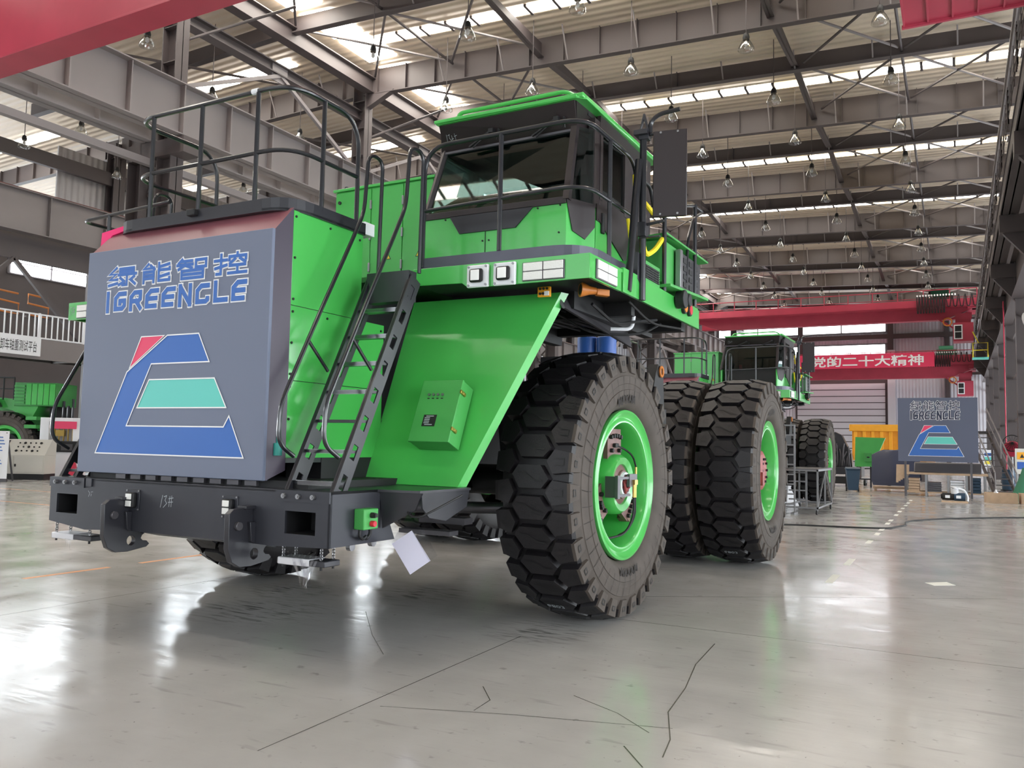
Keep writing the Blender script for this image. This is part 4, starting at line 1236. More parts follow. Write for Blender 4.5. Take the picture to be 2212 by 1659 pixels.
# ---- electrical cabinet left of the cab
ec = sub('electrical_cabinet', truck)
part('cabinet_body', MB().box(-6.17, -4.84, 7.22, 8.7, 3.35, 4.555), 'green', .006, ec)
part('cabinet_top', MB().box(-6.19, -4.82, 7.18, 8.72, 4.545, 4.575), 'green', .004, ec)
for (a, b) in ((-6.16, -5.665), (-5.655, -5.235), (-5.225, -4.85)):
    dr = part('cabinet_door', MB().box(a, b, 7.20, 7.22, 3.45, 4.535), 'green', .004, ec)
hg = MB()
for x in (-5.66, -5.23):
    for z in (3.6, 3.95, 4.3):
        hg.box(x - .012, x + .012, 7.185, 7.20, z, z + .10)
part('door_hinge', hg, 'steel', .003, ec)
for x in (-5.42, -5.0):
    st = part('warning_sticker', MB().prism([(x - .045, 3.72), (x + .045, 3.72), (x, 3.80)], 'y', 7.1985, 7.1995), 'sticker_yellow', parent=ec)
    part('sticker_border', strokes([[(x - .045, 3.72), (x + .045, 3.72), (x, 3.80), (x - .045, 3.72)]], .007, lambda u, v: (u, 7.1975, v)), 'ink', parent=ec)
    part('sticker_bolt', strokes([[(x + .004, 3.775), (x - .008, 3.752), (x + .008, 3.75), (x - .004, 3.728)]], .006, lambda u, v: (u, 7.197, v)), 'ink', parent=ec)
for x in (-6.1, -4.95):
    part('lifting_eye', MB().tube([(x + .03 * math.cos(a), 7.3, 4.605 + .03 * math.sin(a)) for a in [2 * PI * k / 12 for k in range(12)]], .008, 6, True), 'steel_dark', parent=ec)
part('door_knob', MB().cyl((-6.10, 7.2, 4.42), (-6.10, 7.185, 4.42), .02, 10).cyl((-5.18, 7.2, 3.50), (-5.18, 7.185, 3.50), .02, 10), 'dark', parent=ec)

# ---- chassis below
chm = MB()
chm.box(-6.75, -6.35, 5.6, 15.0, 1.25, 1.95).box(-5.25, -4.85, 5.6, 15.0, 1.25, 1.95)
chm.box(-6.6, -5.0, 6.3, 7.4, 1.2, 3.2).box(-6.9, -4.9, 7.3, 9.4, 1.5, 3.2)
part('frame_rail', chm, 'dark')
part('front_axle', MB().cyl((-7.5, 8.3, 1.35), (-3.8, 8.3, 1.35), .17, 20).box(-4.4, -3.95, 8.05, 8.55, 1.0, 1.7), 'dark')
part('suspension_strut', MB().cyl((-4.35, 8.3, 1.4), (-4.55, 8.3, 3.1), .17, 20).cyl((-4.35, 8.3, 1.4), (-4.45, 8.3, 2.2), .13, 18), 'steel_dark')
part('suspension_strut', MB().cyl((-7.35, 8.3, 1.4), (-7.2, 8.3, 3.1), .17, 20), 'steel_dark')
part('rear_axle', MB().cyl((-8.2, 13.3, 1.38), (-3.2, 13.3, 1.38), .45, 28), 'dark')
part('air_tank', MB().cyl((-4.335, 10.2, 2.92), (-4.335, 10.2, 3.19), .13, 28), 'drum_blue', .01)
part('air_tank', MB().cyl((-4.06, 10.2, 2.92), (-4.06, 10.2, 3.18), .13, 28), 'drum_blue', .01)
part('tank_shelf', MB().box(-4.9, -3.9, 9.95, 10.4, 2.8, 2.92), 'black_metal')
tv = MB().plate([(9.75, 2.2), (9.95, 2.66), (10.05, 2.79), (10.19, 2.79), (10.25, 2.66), (10.3, 2.2)], [circle(10.12, 2.70, .05)], 'x', -3.42, -3.3)
part('body_pivot', tv, 'dark')
part('pivot_bush', MB().tube([(-3.28, 10.12 + .06 * math.cos(a), 2.70 + .06 * math.sin(a)) for a in [2 * PI * k / 18 for k in range(18)]], .016, 8, True), 'orange')
part('body_rail', MB().box(-4.9, -3.4, 9.7, 10.7, 1.9, 2.25).box(-4.95, -4.6, 9.4, 15, 1.9, 2.3), 'dark')
# mud guard and dark bay behind the front wheel
part('wheel_arch', MB().solid([(-4.86, 6.98, 1.365), (-3.8, 6.98, 2.9), (-3.3, 7.0, 3.15), (-4.86, 7.0, 3.15)], [(-4.86, 7.04, 1.365), (-3.8, 7.04, 2.9), (-3.3, 7.06, 3.15), (-4.86, 7.06, 3.15)]), 'dark')
part('steering_link', MB().box(-4.5, -4.0, 6.6, 6.75, 1.0, 1.06).box(-4.55, -4.0, 6.35, 6.5, .92, .96).cyl((-5.2, 6.9, 1.1), (-3.9, 7.6, 1.1), .06, 12), 'steel_dark')

# ---- wheels of the first truck
wheel(truck, -3.385, 8.18, 1, True, -.045, 'front_wheel', True, .03, True, (.95, 1.022), 1.36)
wheel(truck, -7.90, 8.20, -1, True, -.045, 'front_wheel', True, .05, False, (.97, 1.022))
RS = (1.0, 1.055)
wheel(truck, -2.95, 13.30, 1, False, 0, 'rear_wheel', True, .08, True, RS)
wheel(truck, -3.90, 13.30, 1, False, 0, 'rear_wheel', False, .02, False, RS)
wheel(truck, -7.75, 13.30, -1, False, 0, 'rear_wheel', False, .05, False, RS)
wheel(truck, -8.70, 13.30, -1, False, 0, 'rear_wheel', True, .0, False, RS)

# ---- second truck: the same type behind it, still without front wheels
truck2 = copy_tree(truck, None, skip=('front_wheel', 'logo_panel', 'lettering', 'lettering_outline', 'emblem', 'emblem_outline', 'hanging_document', 'control_box', 'red_corner_box', 'torn_film', 'step_film', 'bumper_number', 'deck_number', 'rail_tape', 'air_tank', 'tank_shelf', 'lower_front', 'nose_trim', 'nose_seam', 'nose_bolt', 'sill_band'))
truck2.location = (XC - 1.28, 8.3 + 17.0, 0)
tag(truck2, 'green mining truck under assembly standing right behind the nearest truck', 'truck', 'green mining dump trucks')
# ================================================================ the hall
ORG = (0, 0, 0)
XL, XR = -19.9, 2.1            # column lines of the main bay
YS, YE = -26.0, 91.0
RAFT = [24.6 + 8.6 * n for n in range(-3, 8)]
def zbot(x): return 14.056 - .043 * x if x >= XL else 14.91 + .03 * (x - XL)      # underside of the main rafters
def zroof(x): return zbot(x) + 1.12
def hs(name, mb, m, parent=None, bevel=0.0):
    o = mb.build(name, m, parent, bevel, 35, (0, 0, 0))
    if parent is None: struct(o)
    return o
floor = hs('floor', MB().box(-52, 14, YS, YE + 2, -.2, 0), 'epoxy_floor')
# joints, cracks and lane dashes in the floor
def strip(pts, w, m, name, z=.0012):
    mb = strokes([pts], w, lambda u, v: (u, v, z))
    o = mb.build(name, m, floor, 0, 35, (0, 0, 0))
    return o
strip([(-3.50, 3.6), (-3.55, 6.9)], .007, 'crack', 'floor_joint')
strip([(-3.3, 8.12), (2.0, 8.16)], .006, 'crack', 'floor_joint')
strip([(-8.18, 4.6), (-8.12, 8.2)], .006, 'crack', 'floor_joint')
strip([(-3.72, 9.2), (-1.6, 10.6), (.5, 11.9)], .008, 'crack', 'floor_joint')
strip([(-1.95, 7.6), (-1.90, 6.8), (-1.78, 6.1), (-1.72, 5.5), (-1.55, 5.0), (-1.5, 4.7)], .008, 'crack', 'floor_crack')
strip([(-2.4, 5.5), (-2.0, 5.3), (-1.7, 5.05)], .006, 'crack', 'floor_crack')
strip([(-1.75, 4.75), (-1.55, 4.5)], .009, 'crack', 'floor_crack')
strip([(-3.4, 4.6), (-2.6, 4.9), (-1.6, 5.2)], .006, 'crack', 'floor_crack')
strip([(-5.4, 7.0), (-4.7, 6.2), (-4.2, 5.7)], .006, 'crack', 'floor_crack')
strip([(-3.05, 5.35), (-2.85, 5.10), (-2.83, 4.85)], .006, 'crack', 'floor_crack')
for y0, y1 in ((6.27, 7.43), (7.91, 9.01), (9.6, 10.8), (11.6, 12.8), (4.2, 5.3)):
    hs('lane_dash', MB().box(-10.07, -9.98, y0, y1, 0, .0015), 'lane_orange', floor)
for y0, y1 in ((-.0, -.0),): pass
for y0 in (11.9, 13.9, 17.4, 19.2, 20.4, 22.2, 23.3, 25.4, 27.0, 28.6, 30.2, 31.8, 33.6):
    hs('lane_dash', MB().box(-1.59, -1.49, y0, y0 + (.85 if y0 < 15 else .62), 0, .0015), 'lane_white', floor)
hs('lane_dash', MB().prism([(-.42, 12.7), (-.16, 12.95), (-.05, 12.7), (-.3, 12.5)], 'z', 0, .0015), 'lane_white', floor)
for y in (13.0, 16.0, 20.0):
    hs('lane_dash', MB().box(-30, -12.2, y * 1.0, y + .07, 0, .0015), 'lane_orange', floor)

# ---- roof skin
roof = hs('ceiling', MB().add([(x, y, zroof(x)) for y in (YS, YE + 1) for x in (13, XL, -34, -49)], [(0, 1, 5, 4), (1, 2, 6, 5), (2, 3, 7, 6)]), 'roof_sheet')
_pane = {}
def pane_mesh(w, l, m):
    k = (w, l, m)
    if k not in _pane:
        _pane[k] = mesh_of('skylight_pane%s%s%s' % k, MB().box(-w / 2, w / 2, -l / 2, l / 2, -.02, 0), m)
    return _pane[k]
rp = random.Random(2)
for ry in RAFT:
    y = ry - 1.75
    for k in range(20):
        x = 1.6 - 1.0 * k
        bo_ = link_mesh('skylight_bar', mesh_of('skylight_bar', MB().box(-.045, .045, -.30, .30, -.06, .02), 'hall_steel_dark'), roof, (x + .5, y, zroof(x + .5) - .02))
        aged = rp.random() < .12 or k == 5
        if k in (4,) and False: continue
        o = link_mesh('skylight_pane', pane_mesh(.925, .48, 'skylight_aged' if aged else 'skylight'), roof, (x, y, zroof(x) - .02))
        o.rotation_euler = (0, math.atan(.043), 0)
    for k in range(7):
        x = -22.4 - 1.0 * k
        o = link_mesh('skylight_pane', pane_mesh(.925, .60, 'skylight'), roof, (x, y, zroof(x) - .02))
    for k in range(6):
        x = -36.5 - 1.0 * k
        link_mesh('skylight_pane', pane_mesh(.925, .60, 'skylight'), roof, (x, y, zroof(x) - .02))
    for j in range(4):      # long skylight beside the column line
        if ry > 75: continue
        link_mesh('skylight_pane', pane_mesh(1.25, 1.72, 'skylight'), roof, (-18.6, ry + .95 + 2.15 * j if j < 2 else ry + 5.2 + 2.0 * (j - 2), zroof(-18.6) - .05))
hs('roof_vent', MB().box(-9.6, -8.8, 29.4, 29.9, zroof(-9) - .10, zroof(-9) - .03), 'dark')
hs('roof_vent', MB().box(-7.2, -6.4, 43.0, 43.5, zroof(-7) - .10, zroof(-7) - .03), 'dark')

# ---- rafters with stiffeners, secondary beams, longitudinal beams and bracing
def rafter_mesh(x0, x1, y, dep, lift, stiff):
    mb = MB()
    a, b = (x0, y, zbot(x0) + lift), (x1, y, zbot(x1) + lift)
    za, zb = a[2], b[2]
    mb.solid([(x0, y - .13, za), (x1, y - .13, zb), (x1, y + .13, zb), (x0, y + .13, za)], [(x0, y - .13, za + .03), (x1, y - .13, zb + .03), (x1, y + .13, zb + .03), (x0, y + .13, za + .03)])
    mb.solid([(x0, y - .012, za), (x1, y - .012, zb), (x1, y + .012, zb), (x0, y + .012, za)], [(x0, y - .012, za + dep), (x1, y - .012, zb + dep), (x1, y + .012, zb + dep), (x0, y + .012, za + dep)])
    n = int(abs(x1 - x0) / stiff)
    for k in range(n + 1):
        x = x0 + (x1 - x0) * (k + .5) / (n + 1)
        z = zbot(x) + lift
        mb.box(x - .01, x + .01, y - .12, y + .12, z, z + dep)
    return mb
_rod = mesh_of('flange_brace', MB().tube([(0, -.13, .02), (0, -.62, 1.02)], .028, 6), 'hall_steel_light')
for ry in RAFT:
    r = hs('rafter', rafter_mesh(XL + .1, XR, ry, 1.0, 0, 1.3), 'hall_steel')
    for k in range(8):
        x = 1.0 - 2.45 * k
        link_mesh('flange_brace', _rod, r, (x, ry, zbot(x)))
    r = hs('rafter', rafter_mesh(-33.9, XL - .3, ry, 1.0, 0, 1.3), 'hall_steel')
    for k in range(5):
        x = -21.6 - 2.6 * k
        link_mesh('flange_brace', _rod, r, (x, ry, zbot(x)))
    hs('rafter', rafter_mesh(-48, -34.2, ry, .9, .1, 1.5), 'hall_steel')
    sy = ry + 4.3
    r = hs('secondary_beam', rafter_mesh(XL + .1, XR, sy, .58, .44, 40), 'hall_steel_dark')
    for k in range(7):
        x = .2 - 2.45 * k
        o = link_mesh('flange_brace', _rod, r, (x, sy, zbot(x) + .44))
        o.scale = (1, .7, .55)
    hs('secondary_beam', rafter_mesh(-33.9, XL - .3, sy, .58, .44, 40), 'hall_steel_dark')
    # haunches at the columns
    z = zbot(XL)
    hs('rafter_haunch', MB().prism([(XL + .2, z + .02), (XL + .2, z - .55), (XL + 1.5, z + .0)], 'y', ry - .12, ry + .12), 'hall_steel')
    for xb in (-4.7, -12.3):      # longitudinal beams, deepest at the rafter
        if ry < 8: continue
        zz = zbot(xb)
        mb = MB()
        for (ya, yb, da, db) in ((ry + .02, ry + 4.28, .42, .15), (ry + 4.32, ry + 8.58, .15, .42)):
            zt = zz + .82
            lo0, lo1 = zt - da - .1, zt - db - .1
            mb.solid([(xb - .11, ya, lo0), (xb + .11, ya, lo0), (xb + .11, yb, lo1), (xb - .11, yb, lo1)], [(xb - .11, ya, lo0 + .03), (xb + .11, ya, lo0 + .03), (xb + .11, yb, lo1 + .03), (xb - .11, yb, lo1 + .03)])
            mb.solid([(xb - .015, ya, lo0), (xb + .015, ya, lo0), (xb + .015, yb, lo1), (xb - .015, yb, lo1)], [(xb - .015, ya, zt), (xb + .015, ya, zt), (xb + .015, yb, zt), (xb - .015, yb, zt)])
        hs('longitudinal_beam', mb, 'hall_steel')
    if ry < 15: continue
    # diagonal roof bracing
    for (xa, xb) in ((-4.4, -1.5), (-1.3, 1.7), (-19.2, -15.8), (-15.8, -12.5)):
        for (ya, yb) in ((ry + .2, ry + 4.1), (ry + 4.5, ry + 8.4)):
            z1, z2 = zbot(xa) + .62, zbot(xb) + .62
            hs('roof_brace', MB().tube([(xa, ya, z1), (xb, yb, z2 + .05)], .045, 6), 'hall_steel_light')
            hs('roof_brace', MB().tube([(xb, ya, z2), (xa, yb, z1)], .045, 6), 'hall_steel_dark')
    for xs_ in (-1.4, -15.8):
        hs('roof_strut', MB().tube([(xs_, ry + .1, zbot(xs_) + .62), (xs_, ry + 8.5, zbot(xs_) + .62)], .05, 6), 'hall_steel')
    hs('roof_brace', MB().tube([(-33, ry + .2, 14.9), (-27, ry + 8.4, 15.0)], .05, 6), 'hall_steel')
    hs('roof_brace', MB().tube([(-27, ry + .2, 15.0), (-21, ry + 8.4, 15.1)], .05, 6), 'hall_steel')
    hs('roof_brace', MB().tube([(-27, ry + 8.2, 15.0), (-33, ry + .4, 14.9)], .05, 6), 'hall_steel_dark')

# ---- left column line: columns, crane girder, gutter beam and bracing
for ry in RAFT:
    if ry < 7: continue
    c = MB()
    c.box(XL - .30, XL - .27, ry - .22, ry + .22, 0, 15.4).box(XL + .27, XL + .30, ry - .22, ry + .22, 0, 15.4).box(XL - .3, XL + .3, ry - .012, ry + .012, 0, 15.4)
    for k in range(14):
        z = 1 + k * 1.05
        c.box(XL - .28, XL + .28, ry - .2, ry + .2, z, z + .02)
    hs('column', c, 'hall_steel')
    c = MB()
    x2 = XL - 1.15
    c.box(x2 - .28, x2 - .26, ry - .3, ry + .3, 0, 10.2).box(x2 + .26, x2 + .28, ry - .3, ry + .3, 0, 10.2).box(x2 - .28, x2 + .28, ry - .012, ry + .012, 0, 10.2)
    for k in range(8):
        c.beam((x2 + .28, ry, .8 + 1.15 * k), (XL - .3, ry, 1.35 + 1.15 * k), .07, .07)
        c.beam((x2 + .28, ry, 1.9 + 1.15 * k), (XL - .3, ry, 1.35 + 1.15 * k), .07, .07)
    c.box(XL - 1.5, XL + .9, ry - .3, ry + .3, 9.75, 10.22)
    hs('column', c, 'hall_steel')
def girder(x, z0, z1, y0, y1, stiff, m, mtop='rail_brown', fl=.26):
    mb = MB()
    mb.box(x - .012, x + .012, y0, y1, z0, z1).box(x - fl, x + fl, y0, y1, z0, z0 + .035).box(x - fl, x + fl, y0, y1, z1 - .035, z1)
    n = int((y1 - y0) / stiff)
    for k in range(n + 1):
        y = y0 + stiff * k
        mb.box(x - fl * .8, x + fl * .8, y - .02, y + .02, z0 + .02, z1 - .03)
    g = hs('crane_girder', mb, m)
    hs('crane_rail', MB().box(x - .05, x + .05, y0, y1, z1, z1 + .10), mtop, g)
    return g
girder(-19.35, 10.25, 11.75, -10, 88, 1.72, 'hall_steel_light')
girder(-20.6, 10.25, 11.75, -10, 88, 1.72, 'hall_steel_light')
girder(-33.75, 10.0, 11.75, -10, 88, 2.6, 'hall_steel_light')
hs('longitudinal_beam', MB().box(-19.55, -19.45, -10, 90, 14.95, 15.55).box(-19.7, -19.3, -10, 90, 14.93, 14.97).box(-19.7, -19.3, -10, 90, 15.5, 15.54), 'hall_steel')
hs('longitudinal_beam', MB().box(-20.15, -20.05, -10, 90, 14.0, 14.35).box(-20.3, -19.9, -10, 90, 14.32, 14.36).box(-20.3, -19.9, -10, 90, 13.98, 14.02), 'hall_steel')
hs('longitudinal_beam', MB().box(-20.6, -20.4, -10, 90, 9.55, 9.75), 'hall_steel_light')
for ry in RAFT:
    if ry < 15 or ry > 60: continue
    for (ya, yb) in ((ry + .25, ry + 4.3), (ry + 8.35, ry + 4.3)):
        hs('column_brace', MB().beam((XL - .1, ya, 12.0), (XL - .1, yb, 14.0), .12, .12), 'hall_steel_light')
        hs('column_brace', MB().beam((-20.5, ya, 6.6), (-20.5, yb, 9.6), .16, .16), 'hall_steel_light')
    hs('gusset_plate', MB().box(XL - .14, XL - .10, ry + 3.95, ry + 4.65, 13.75, 14.35), 'hall_steel_light')
    hs('gusset_plate', MB().box(-20.55, -20.52, ry + 3.95, ry + 4.65, 9.3, 9.95), 'hall_steel_light')
    hs('roof_brace', MB().tube([(XL, ry, 13.2), (XL + 2.2, ry + 2.5, 15.0)], .045, 6), 'hall_steel_dark')
# second column line to the left
for ry in RAFT:
    if ry < 7: continue
    c = MB()
    x2 = -34.2
    c.box(x2 - .28, x2 - .25, ry - .3, ry + .3, 0, 15.2).box(x2 + .25, x2 + .28, ry - .3, ry + .3, 0, 15.2).box(x2 - .28, x2 + .28, ry - .015, ry + .015, 0, 15.2)
    c.box(x2 - 1.3, x2 - 1.1, ry - .3, ry + .3, 0, 10)
    for k in range(8):
        c.beam((x2 - 1.1, ry, .8 + 1.15 * k), (x2 - .3, ry, 1.9 + 1.15 * k), .08, .08)
    hs('column', c, 'hall_steel_dark')
hs('longitudinal_beam', MB().box(-34.3, -34.1, -10, 90, 13.2, 13.8), 'hall_steel_dark')
hs('longitudinal_beam', MB().box(-34.5, -34.3, -10, 90, 9.0, 9.9), 'hall_steel_dark')
hs('wall_partition', MB().box(-34.62, -34.55, 22, 90, 12.0, 14.4), 'wall_sheet_side')
for ry in RAFT[2:8]:
    hs('column_brace', MB().beam((-34.3, ry + .3, 4.9), (-34.3, ry + 4.2, 9.0), .16, .16), 'hall_steel_dark')
    hs('column_brace', MB().beam((-34.3, ry + 8.3, 4.9), (-34.3, ry + 4.2, 9.0), .16, .16), 'hall_steel_dark')

# ---- outer left wall with its bright window band
wl = hs('wall_left', MB().box(-49.2, -49, YS, YE, 0, 11.3).box(-49.2, -49, YS, YE, 12.5, 15.5).box(-49.2, -49, YS, YE, 11.3, 12.5), 'hall_steel_dark')
nwin = 0
for k in range(16):
    y = -8 + 6.1 * k
    if y > 86: break
    wn = hs('window_%d' % (k + 1), MB().box(-49.0, -48.93, y - .1, y + 5.2, 11.15, 12.6), 'hall_steel_dark')
    for j in range(2):
        for i in range(2):
            link_mesh('pane', mesh_of('wpane', MB().box(-.01, .01, -1.2, 1.2, -.30, .30), 'window_light'), wn, (-48.9, y + 1.3 + 2.55 * j, 11.53 + .68 * i))
for k in range(8):        # lower windows out of view, added for bright reflections from the outer bay
    y = -12 + 8 * k
    if y > 14: break
    wn = hs('window_%d' % (k + 20), MB().box(-49.0, -48.93, y - .1, y + 6.2, 1.2, 5.2), 'hall_steel_dark')
    for j in range(3):
        link_mesh('pane', mesh_of('added_low_pane', MB().box(-.01, .01, -.95, .95, -1.85, 1.85), 'window_light'), wn, (-48.9, y + 1.05 + 2.05 * j, 3.2))

# ---- right column line
rg = MB()
rg.box(1.42, 1.98, -10, 90, 10.0, 10.04).box(1.42, 1.98, -10, 90, 10.62, 10.66).box(1.45, 1.49, -10, 90, 10.0, 10.65).box(1.68, 1.72, -10, 90, 10.0, 10.65)
g = hs('crane_girder', rg, 'hall_steel_dark')
hs('walkway_tray', MB().box(1.27, 1.34, -10, 90, 11.68, 11.78).box(1.31, 1.35, -10, 90, 11.60, 11.70), 'hall_steel_light', g)
mesh = MB()
for z in (10.75, 10.95, 11.15, 11.35, 11.52):
    mesh.box(1.335, 1.355, -5, 89, z, z + .022)
for k in range(66):
    y = 2 + 1.3 * k
    mesh.box(1.33, 1.36, y, y + .035, 10.6, 11.7)
    if k % 3 == 0:
        for j in range(4):
            mesh.box(1.33, 1.36, y + .15 * j, y + .15 * j + .025, 10.6, 11.7)
hs('guard_net', mesh, 'hall_steel', g)
mesh = MB()
for z in (10.35, 10.55, 10.75, 10.95):
    mesh.box(2.02, 2.04, -5, 89, z, z + .022)
for k in range(66):
    mesh.box(2.01, 2.05, 2 + 1.3 * k, 2.03 + 1.3 * k, 10.2, 11.1)
hs('guard_net', mesh, 'hall_steel', g)
hs('crane_girder', MB().box(2.35, 2.41, -10, 90, 8.5, 10.1).box(2.15, 2.6, -10, 90, 8.48, 8.52).box(2.15, 2.6, -10, 90, 10.08, 10.12), 'hall_steel')
for ry in RAFT:
    if ry < 16: continue
    c = MB()
    x2 = 2.75
    c.box(x2 - .45, x2 - .42, ry - .25, ry + .25, 0, 15).box(x2 + .42, x2 + .45, ry - .25, ry + .25, 0, 15).box(x2 - .45, x2 + .45, ry - .015, ry + .015, 0, 15)
    c.box(1.4, x2, ry - .3, ry + .3, 9.4, 10.0)
    c.prism([(1.5, 9.4), (2.3, 9.4), (2.3, 8.4)], 'y', ry - .12, ry + .12)
    hs('column', c, 'hall_steel')
    c = MB()
    c.box(4.3, 4.36, ry - .2, ry + .2, 0, 13).box(3.9, 3.96, ry - .2, ry + .2, 0, 13)
    for k in range(9):
        c.beam((3.2, ry, .7 + 1.2 * k), (3.95, ry, 1.8 + 1.2 * k), .08, .08)
        c.beam((3.95, ry, .7 + 1.2 * k), (3.2, ry, 1.8 + 1.2 * k), .06, .06)
    hs('column', c, 'hall_steel_light')
    for z in (3.4, 5.6, 7.6):
        hs('side_girt', MB().box(2.6, 2.7, ry + .2, ry + 8.4, z, z + .14), 'hall_steel_dark')
wr = hs('wall_right', MB().box(12.0, 12.2, YS, YE, 0, 15), 'white_wall')
for k in range(12):  # all out of view; nearest ones added to light the truck's right side
    y = -6.6 + 8.2 * k
    if y > 82: break
    wn = hs('window_%d' % (k + 40), MB().box(11.93, 12.0, y - .1, y + 7.0, .6, 6.4), 'hall_steel_light')
    for j in range(3):
        link_mesh('pane', mesh_of('unseen_side_pane', MB().box(-.01, .01, -1.05, 1.05, -2.7, 2.7), 'window_side'), wn, (11.9, y + 1.15 + 2.3 * j, 3.5))

# ---- unseen front wall behind the camera, added to shape daylight from its big open door
hs('wall_front_unseen', MB().plate([(-49, 0), (13, 0), (13, 16), (-49, 16)], [[(-21, .01), (8, .01), (8, 10.0), (-21, 10.0)]], 'y', -15.2, -15), 'white_wall')
# ---- far end wall with the roller door and windows
YW = YE
wb = hs('wall_back', MB().box(-49, 13, YW, YW + .2, 0, 16), 'wall_sheet')
dr = hs('door_1', MB().box(-14.9, -6.0, YW - .12, YW, 0, 9.0), 'hall_steel_dark')
for k in range(13):
    z = .1 + .66 * k
    hs('slat', MB().box(-14.7, -6.3, YW - .2, YW - .1, z, z + .58), 'white_wall', dr)
for k, (xa, xb, z0, z1, n) in enumerate(((-13.4, -6.2, 9.95, 12.5, 1), (-21.8, -14.2, 9.95, 12.5, 1), (-23.0, -6.15, 13.85, 14.62, 4))):
    wn = hs('window_%d' % (60 + k), MB().box(xa - .15, xb + .15, YW - .1, YW, z0 - .15, z1 + .15), 'hall_steel_dark')
    wd = (xb - xa) / n
    for j in range(n):
        hs('pane', MB().box(xa + wd * j + .08, xa + wd * (j + 1) - .08, YW - .15, YW - .1, z0, z1), 'window_far', wn)
wn = hs('window_63', MB().box(3.2, 12, YW - .1, YW, .2, 8.8), 'hall_steel_light')
for j in range(4):
    for i in range(3):
        hs('pane', MB().box(3.4 + 2.1 * j, 5.3 + 2.1 * j, YW - .15, YW - .1, .4 + 2.8 * i, 2.95 + 2.8 * i), 'window_far', wn)
hs('wall_girt', MB().box(-34, 2.5, YW - .45, YW - .1, 13.05, 13.5), 'hall_steel')
hs('wall_girt', MB().box(-34, 2.5, YW - .3, YW - .1, 9.3, 9.55), 'hall_steel')
hs('wall_post', MB().box(-6.05, -5.35, YW - .5, YW, 0, 11.9), 'white_wall')
hs('wall_post', MB().box(-6.0, -5.5, YW - .5, YW, 11.9, 15), 'hall_steel_dark')
hs('wall_post', MB().box(-.95, -.55, YW - .4, YW, 0, 15), 'hall_steel_dark')
hs('wall_post', MB().box(-14.6, -14.1, YW - .4, YW, 9, 15), 'hall_steel_dark')
hs('wall_girt', MB().box(-5.4, 2.5, YW - .25, YW, 10.8, 10.9), 'hall_steel_dark')
for x in (-4.2, -3.2, -2.2):
    hs('wall_girt', MB().box(x, x + .1, YW - .25, YW, 9.6, 10.8), 'hall_steel_dark')

# ================================================================ high-bay lamps
lampm = {}
def lamp_parts():
    rod = MB().cyl((0, 0, 0), (0, 0, 1), .014, 6)
    hou = MB().tube([(0, 0, .12), (0, 0, .20), (0, 0, .30), (0, 0, .34)], [.09, .10, .075, .03], 14)
    sh = MB().tube([(0, 0, -.18), (0, 0, -.12), (0, 0, .0), (0, 0, .10), (0, 0, .14)], [.235, .225, .17, .11, .09], 20)
    sh.f = sh.f[:-2]
    bulb = MB().tube([(0, 0, -.06), (0, 0, -.02), (0, 0, .05), (0, 0, .10)], [.02, .055, .055, .03], 10)
    return (('rod', rod, 'hall_steel_dark'), ('housing', hou, 'dark'), ('shade', sh, 'lamp_glass'), ('bulb', bulb, 'white'))
proto = None
def lamp(x, y, z=13.4):
    global proto
    if proto is None:
        proto = thing('high_bay_lamp', 'clear bell-shaped high-bay lamp hanging on a rod from the hall roof', 'lamp', (0, 0, 0), 0, 'high-bay lamps under the roof')
        for n, mb, m in lamp_parts():
            link_mesh(n, mesh_of('lamp_' + n, mb, m), proto)
        o = proto
    else:
        o = copy_tree(proto)
    o.location = (x, y, z)
    for ch in o.children:
        if ch.name.startswith('rod'):
            ch.location = (0, 0, .32)
            ch.scale = (1, 1, zroof(x) - z - .30)
    return o
ORDS = ['first', 'second', 'third', 'fourth', 'fifth', 'sixth', 'seventh', 'eighth', 'ninth', 'tenth', 'eleventh', 'twelfth', 'thirteenth', 'fourteenth', 'fifteenth']
for r in range(13):
    y = 19.5 + 4.1 * r
    for c, x in enumerate((-1.65, -5.2, -8.7, -12.1, -15.45)):
        if (r == 0 and c < 2) or (r > 5 and c > 3): continue
        o = lamp(x, y)
        o['label'] = 'bell-shaped high-bay lamp, %s from the right-hand runway, in the %s row down the hall' % (ORDS[c], ORDS[r])
        o['group'] = 'high-bay lamps under the main roof'
for x, y, lab in ((-20.9, 15.8, 'clear bell lamp hanging just under the red crane girder at top left'), (-22.3, 19.5, 'bell lamp above the left crane girder, seen through the platform railing'), (-22.2, 23.7, 'bell lamp above the left crane girder beside the tall railing hoop'),
                  (-29.3, 19.5, 'bell lamp in the left bay, hanging below the left crane girder'), (-32.9, 19.5, 'leftmost bell lamp, hanging in the left bay near the picture edge'), (-32.9, 23.7, 'bell lamp in the left bay just above the second crane girder'), (-29.3, 27.7, 'bell lamp in the left bay seen through the lower railing bars')):
    o = lamp(x, y)
    o['label'] = lab
    o['group'] = 'high-bay lamps of the left bay'
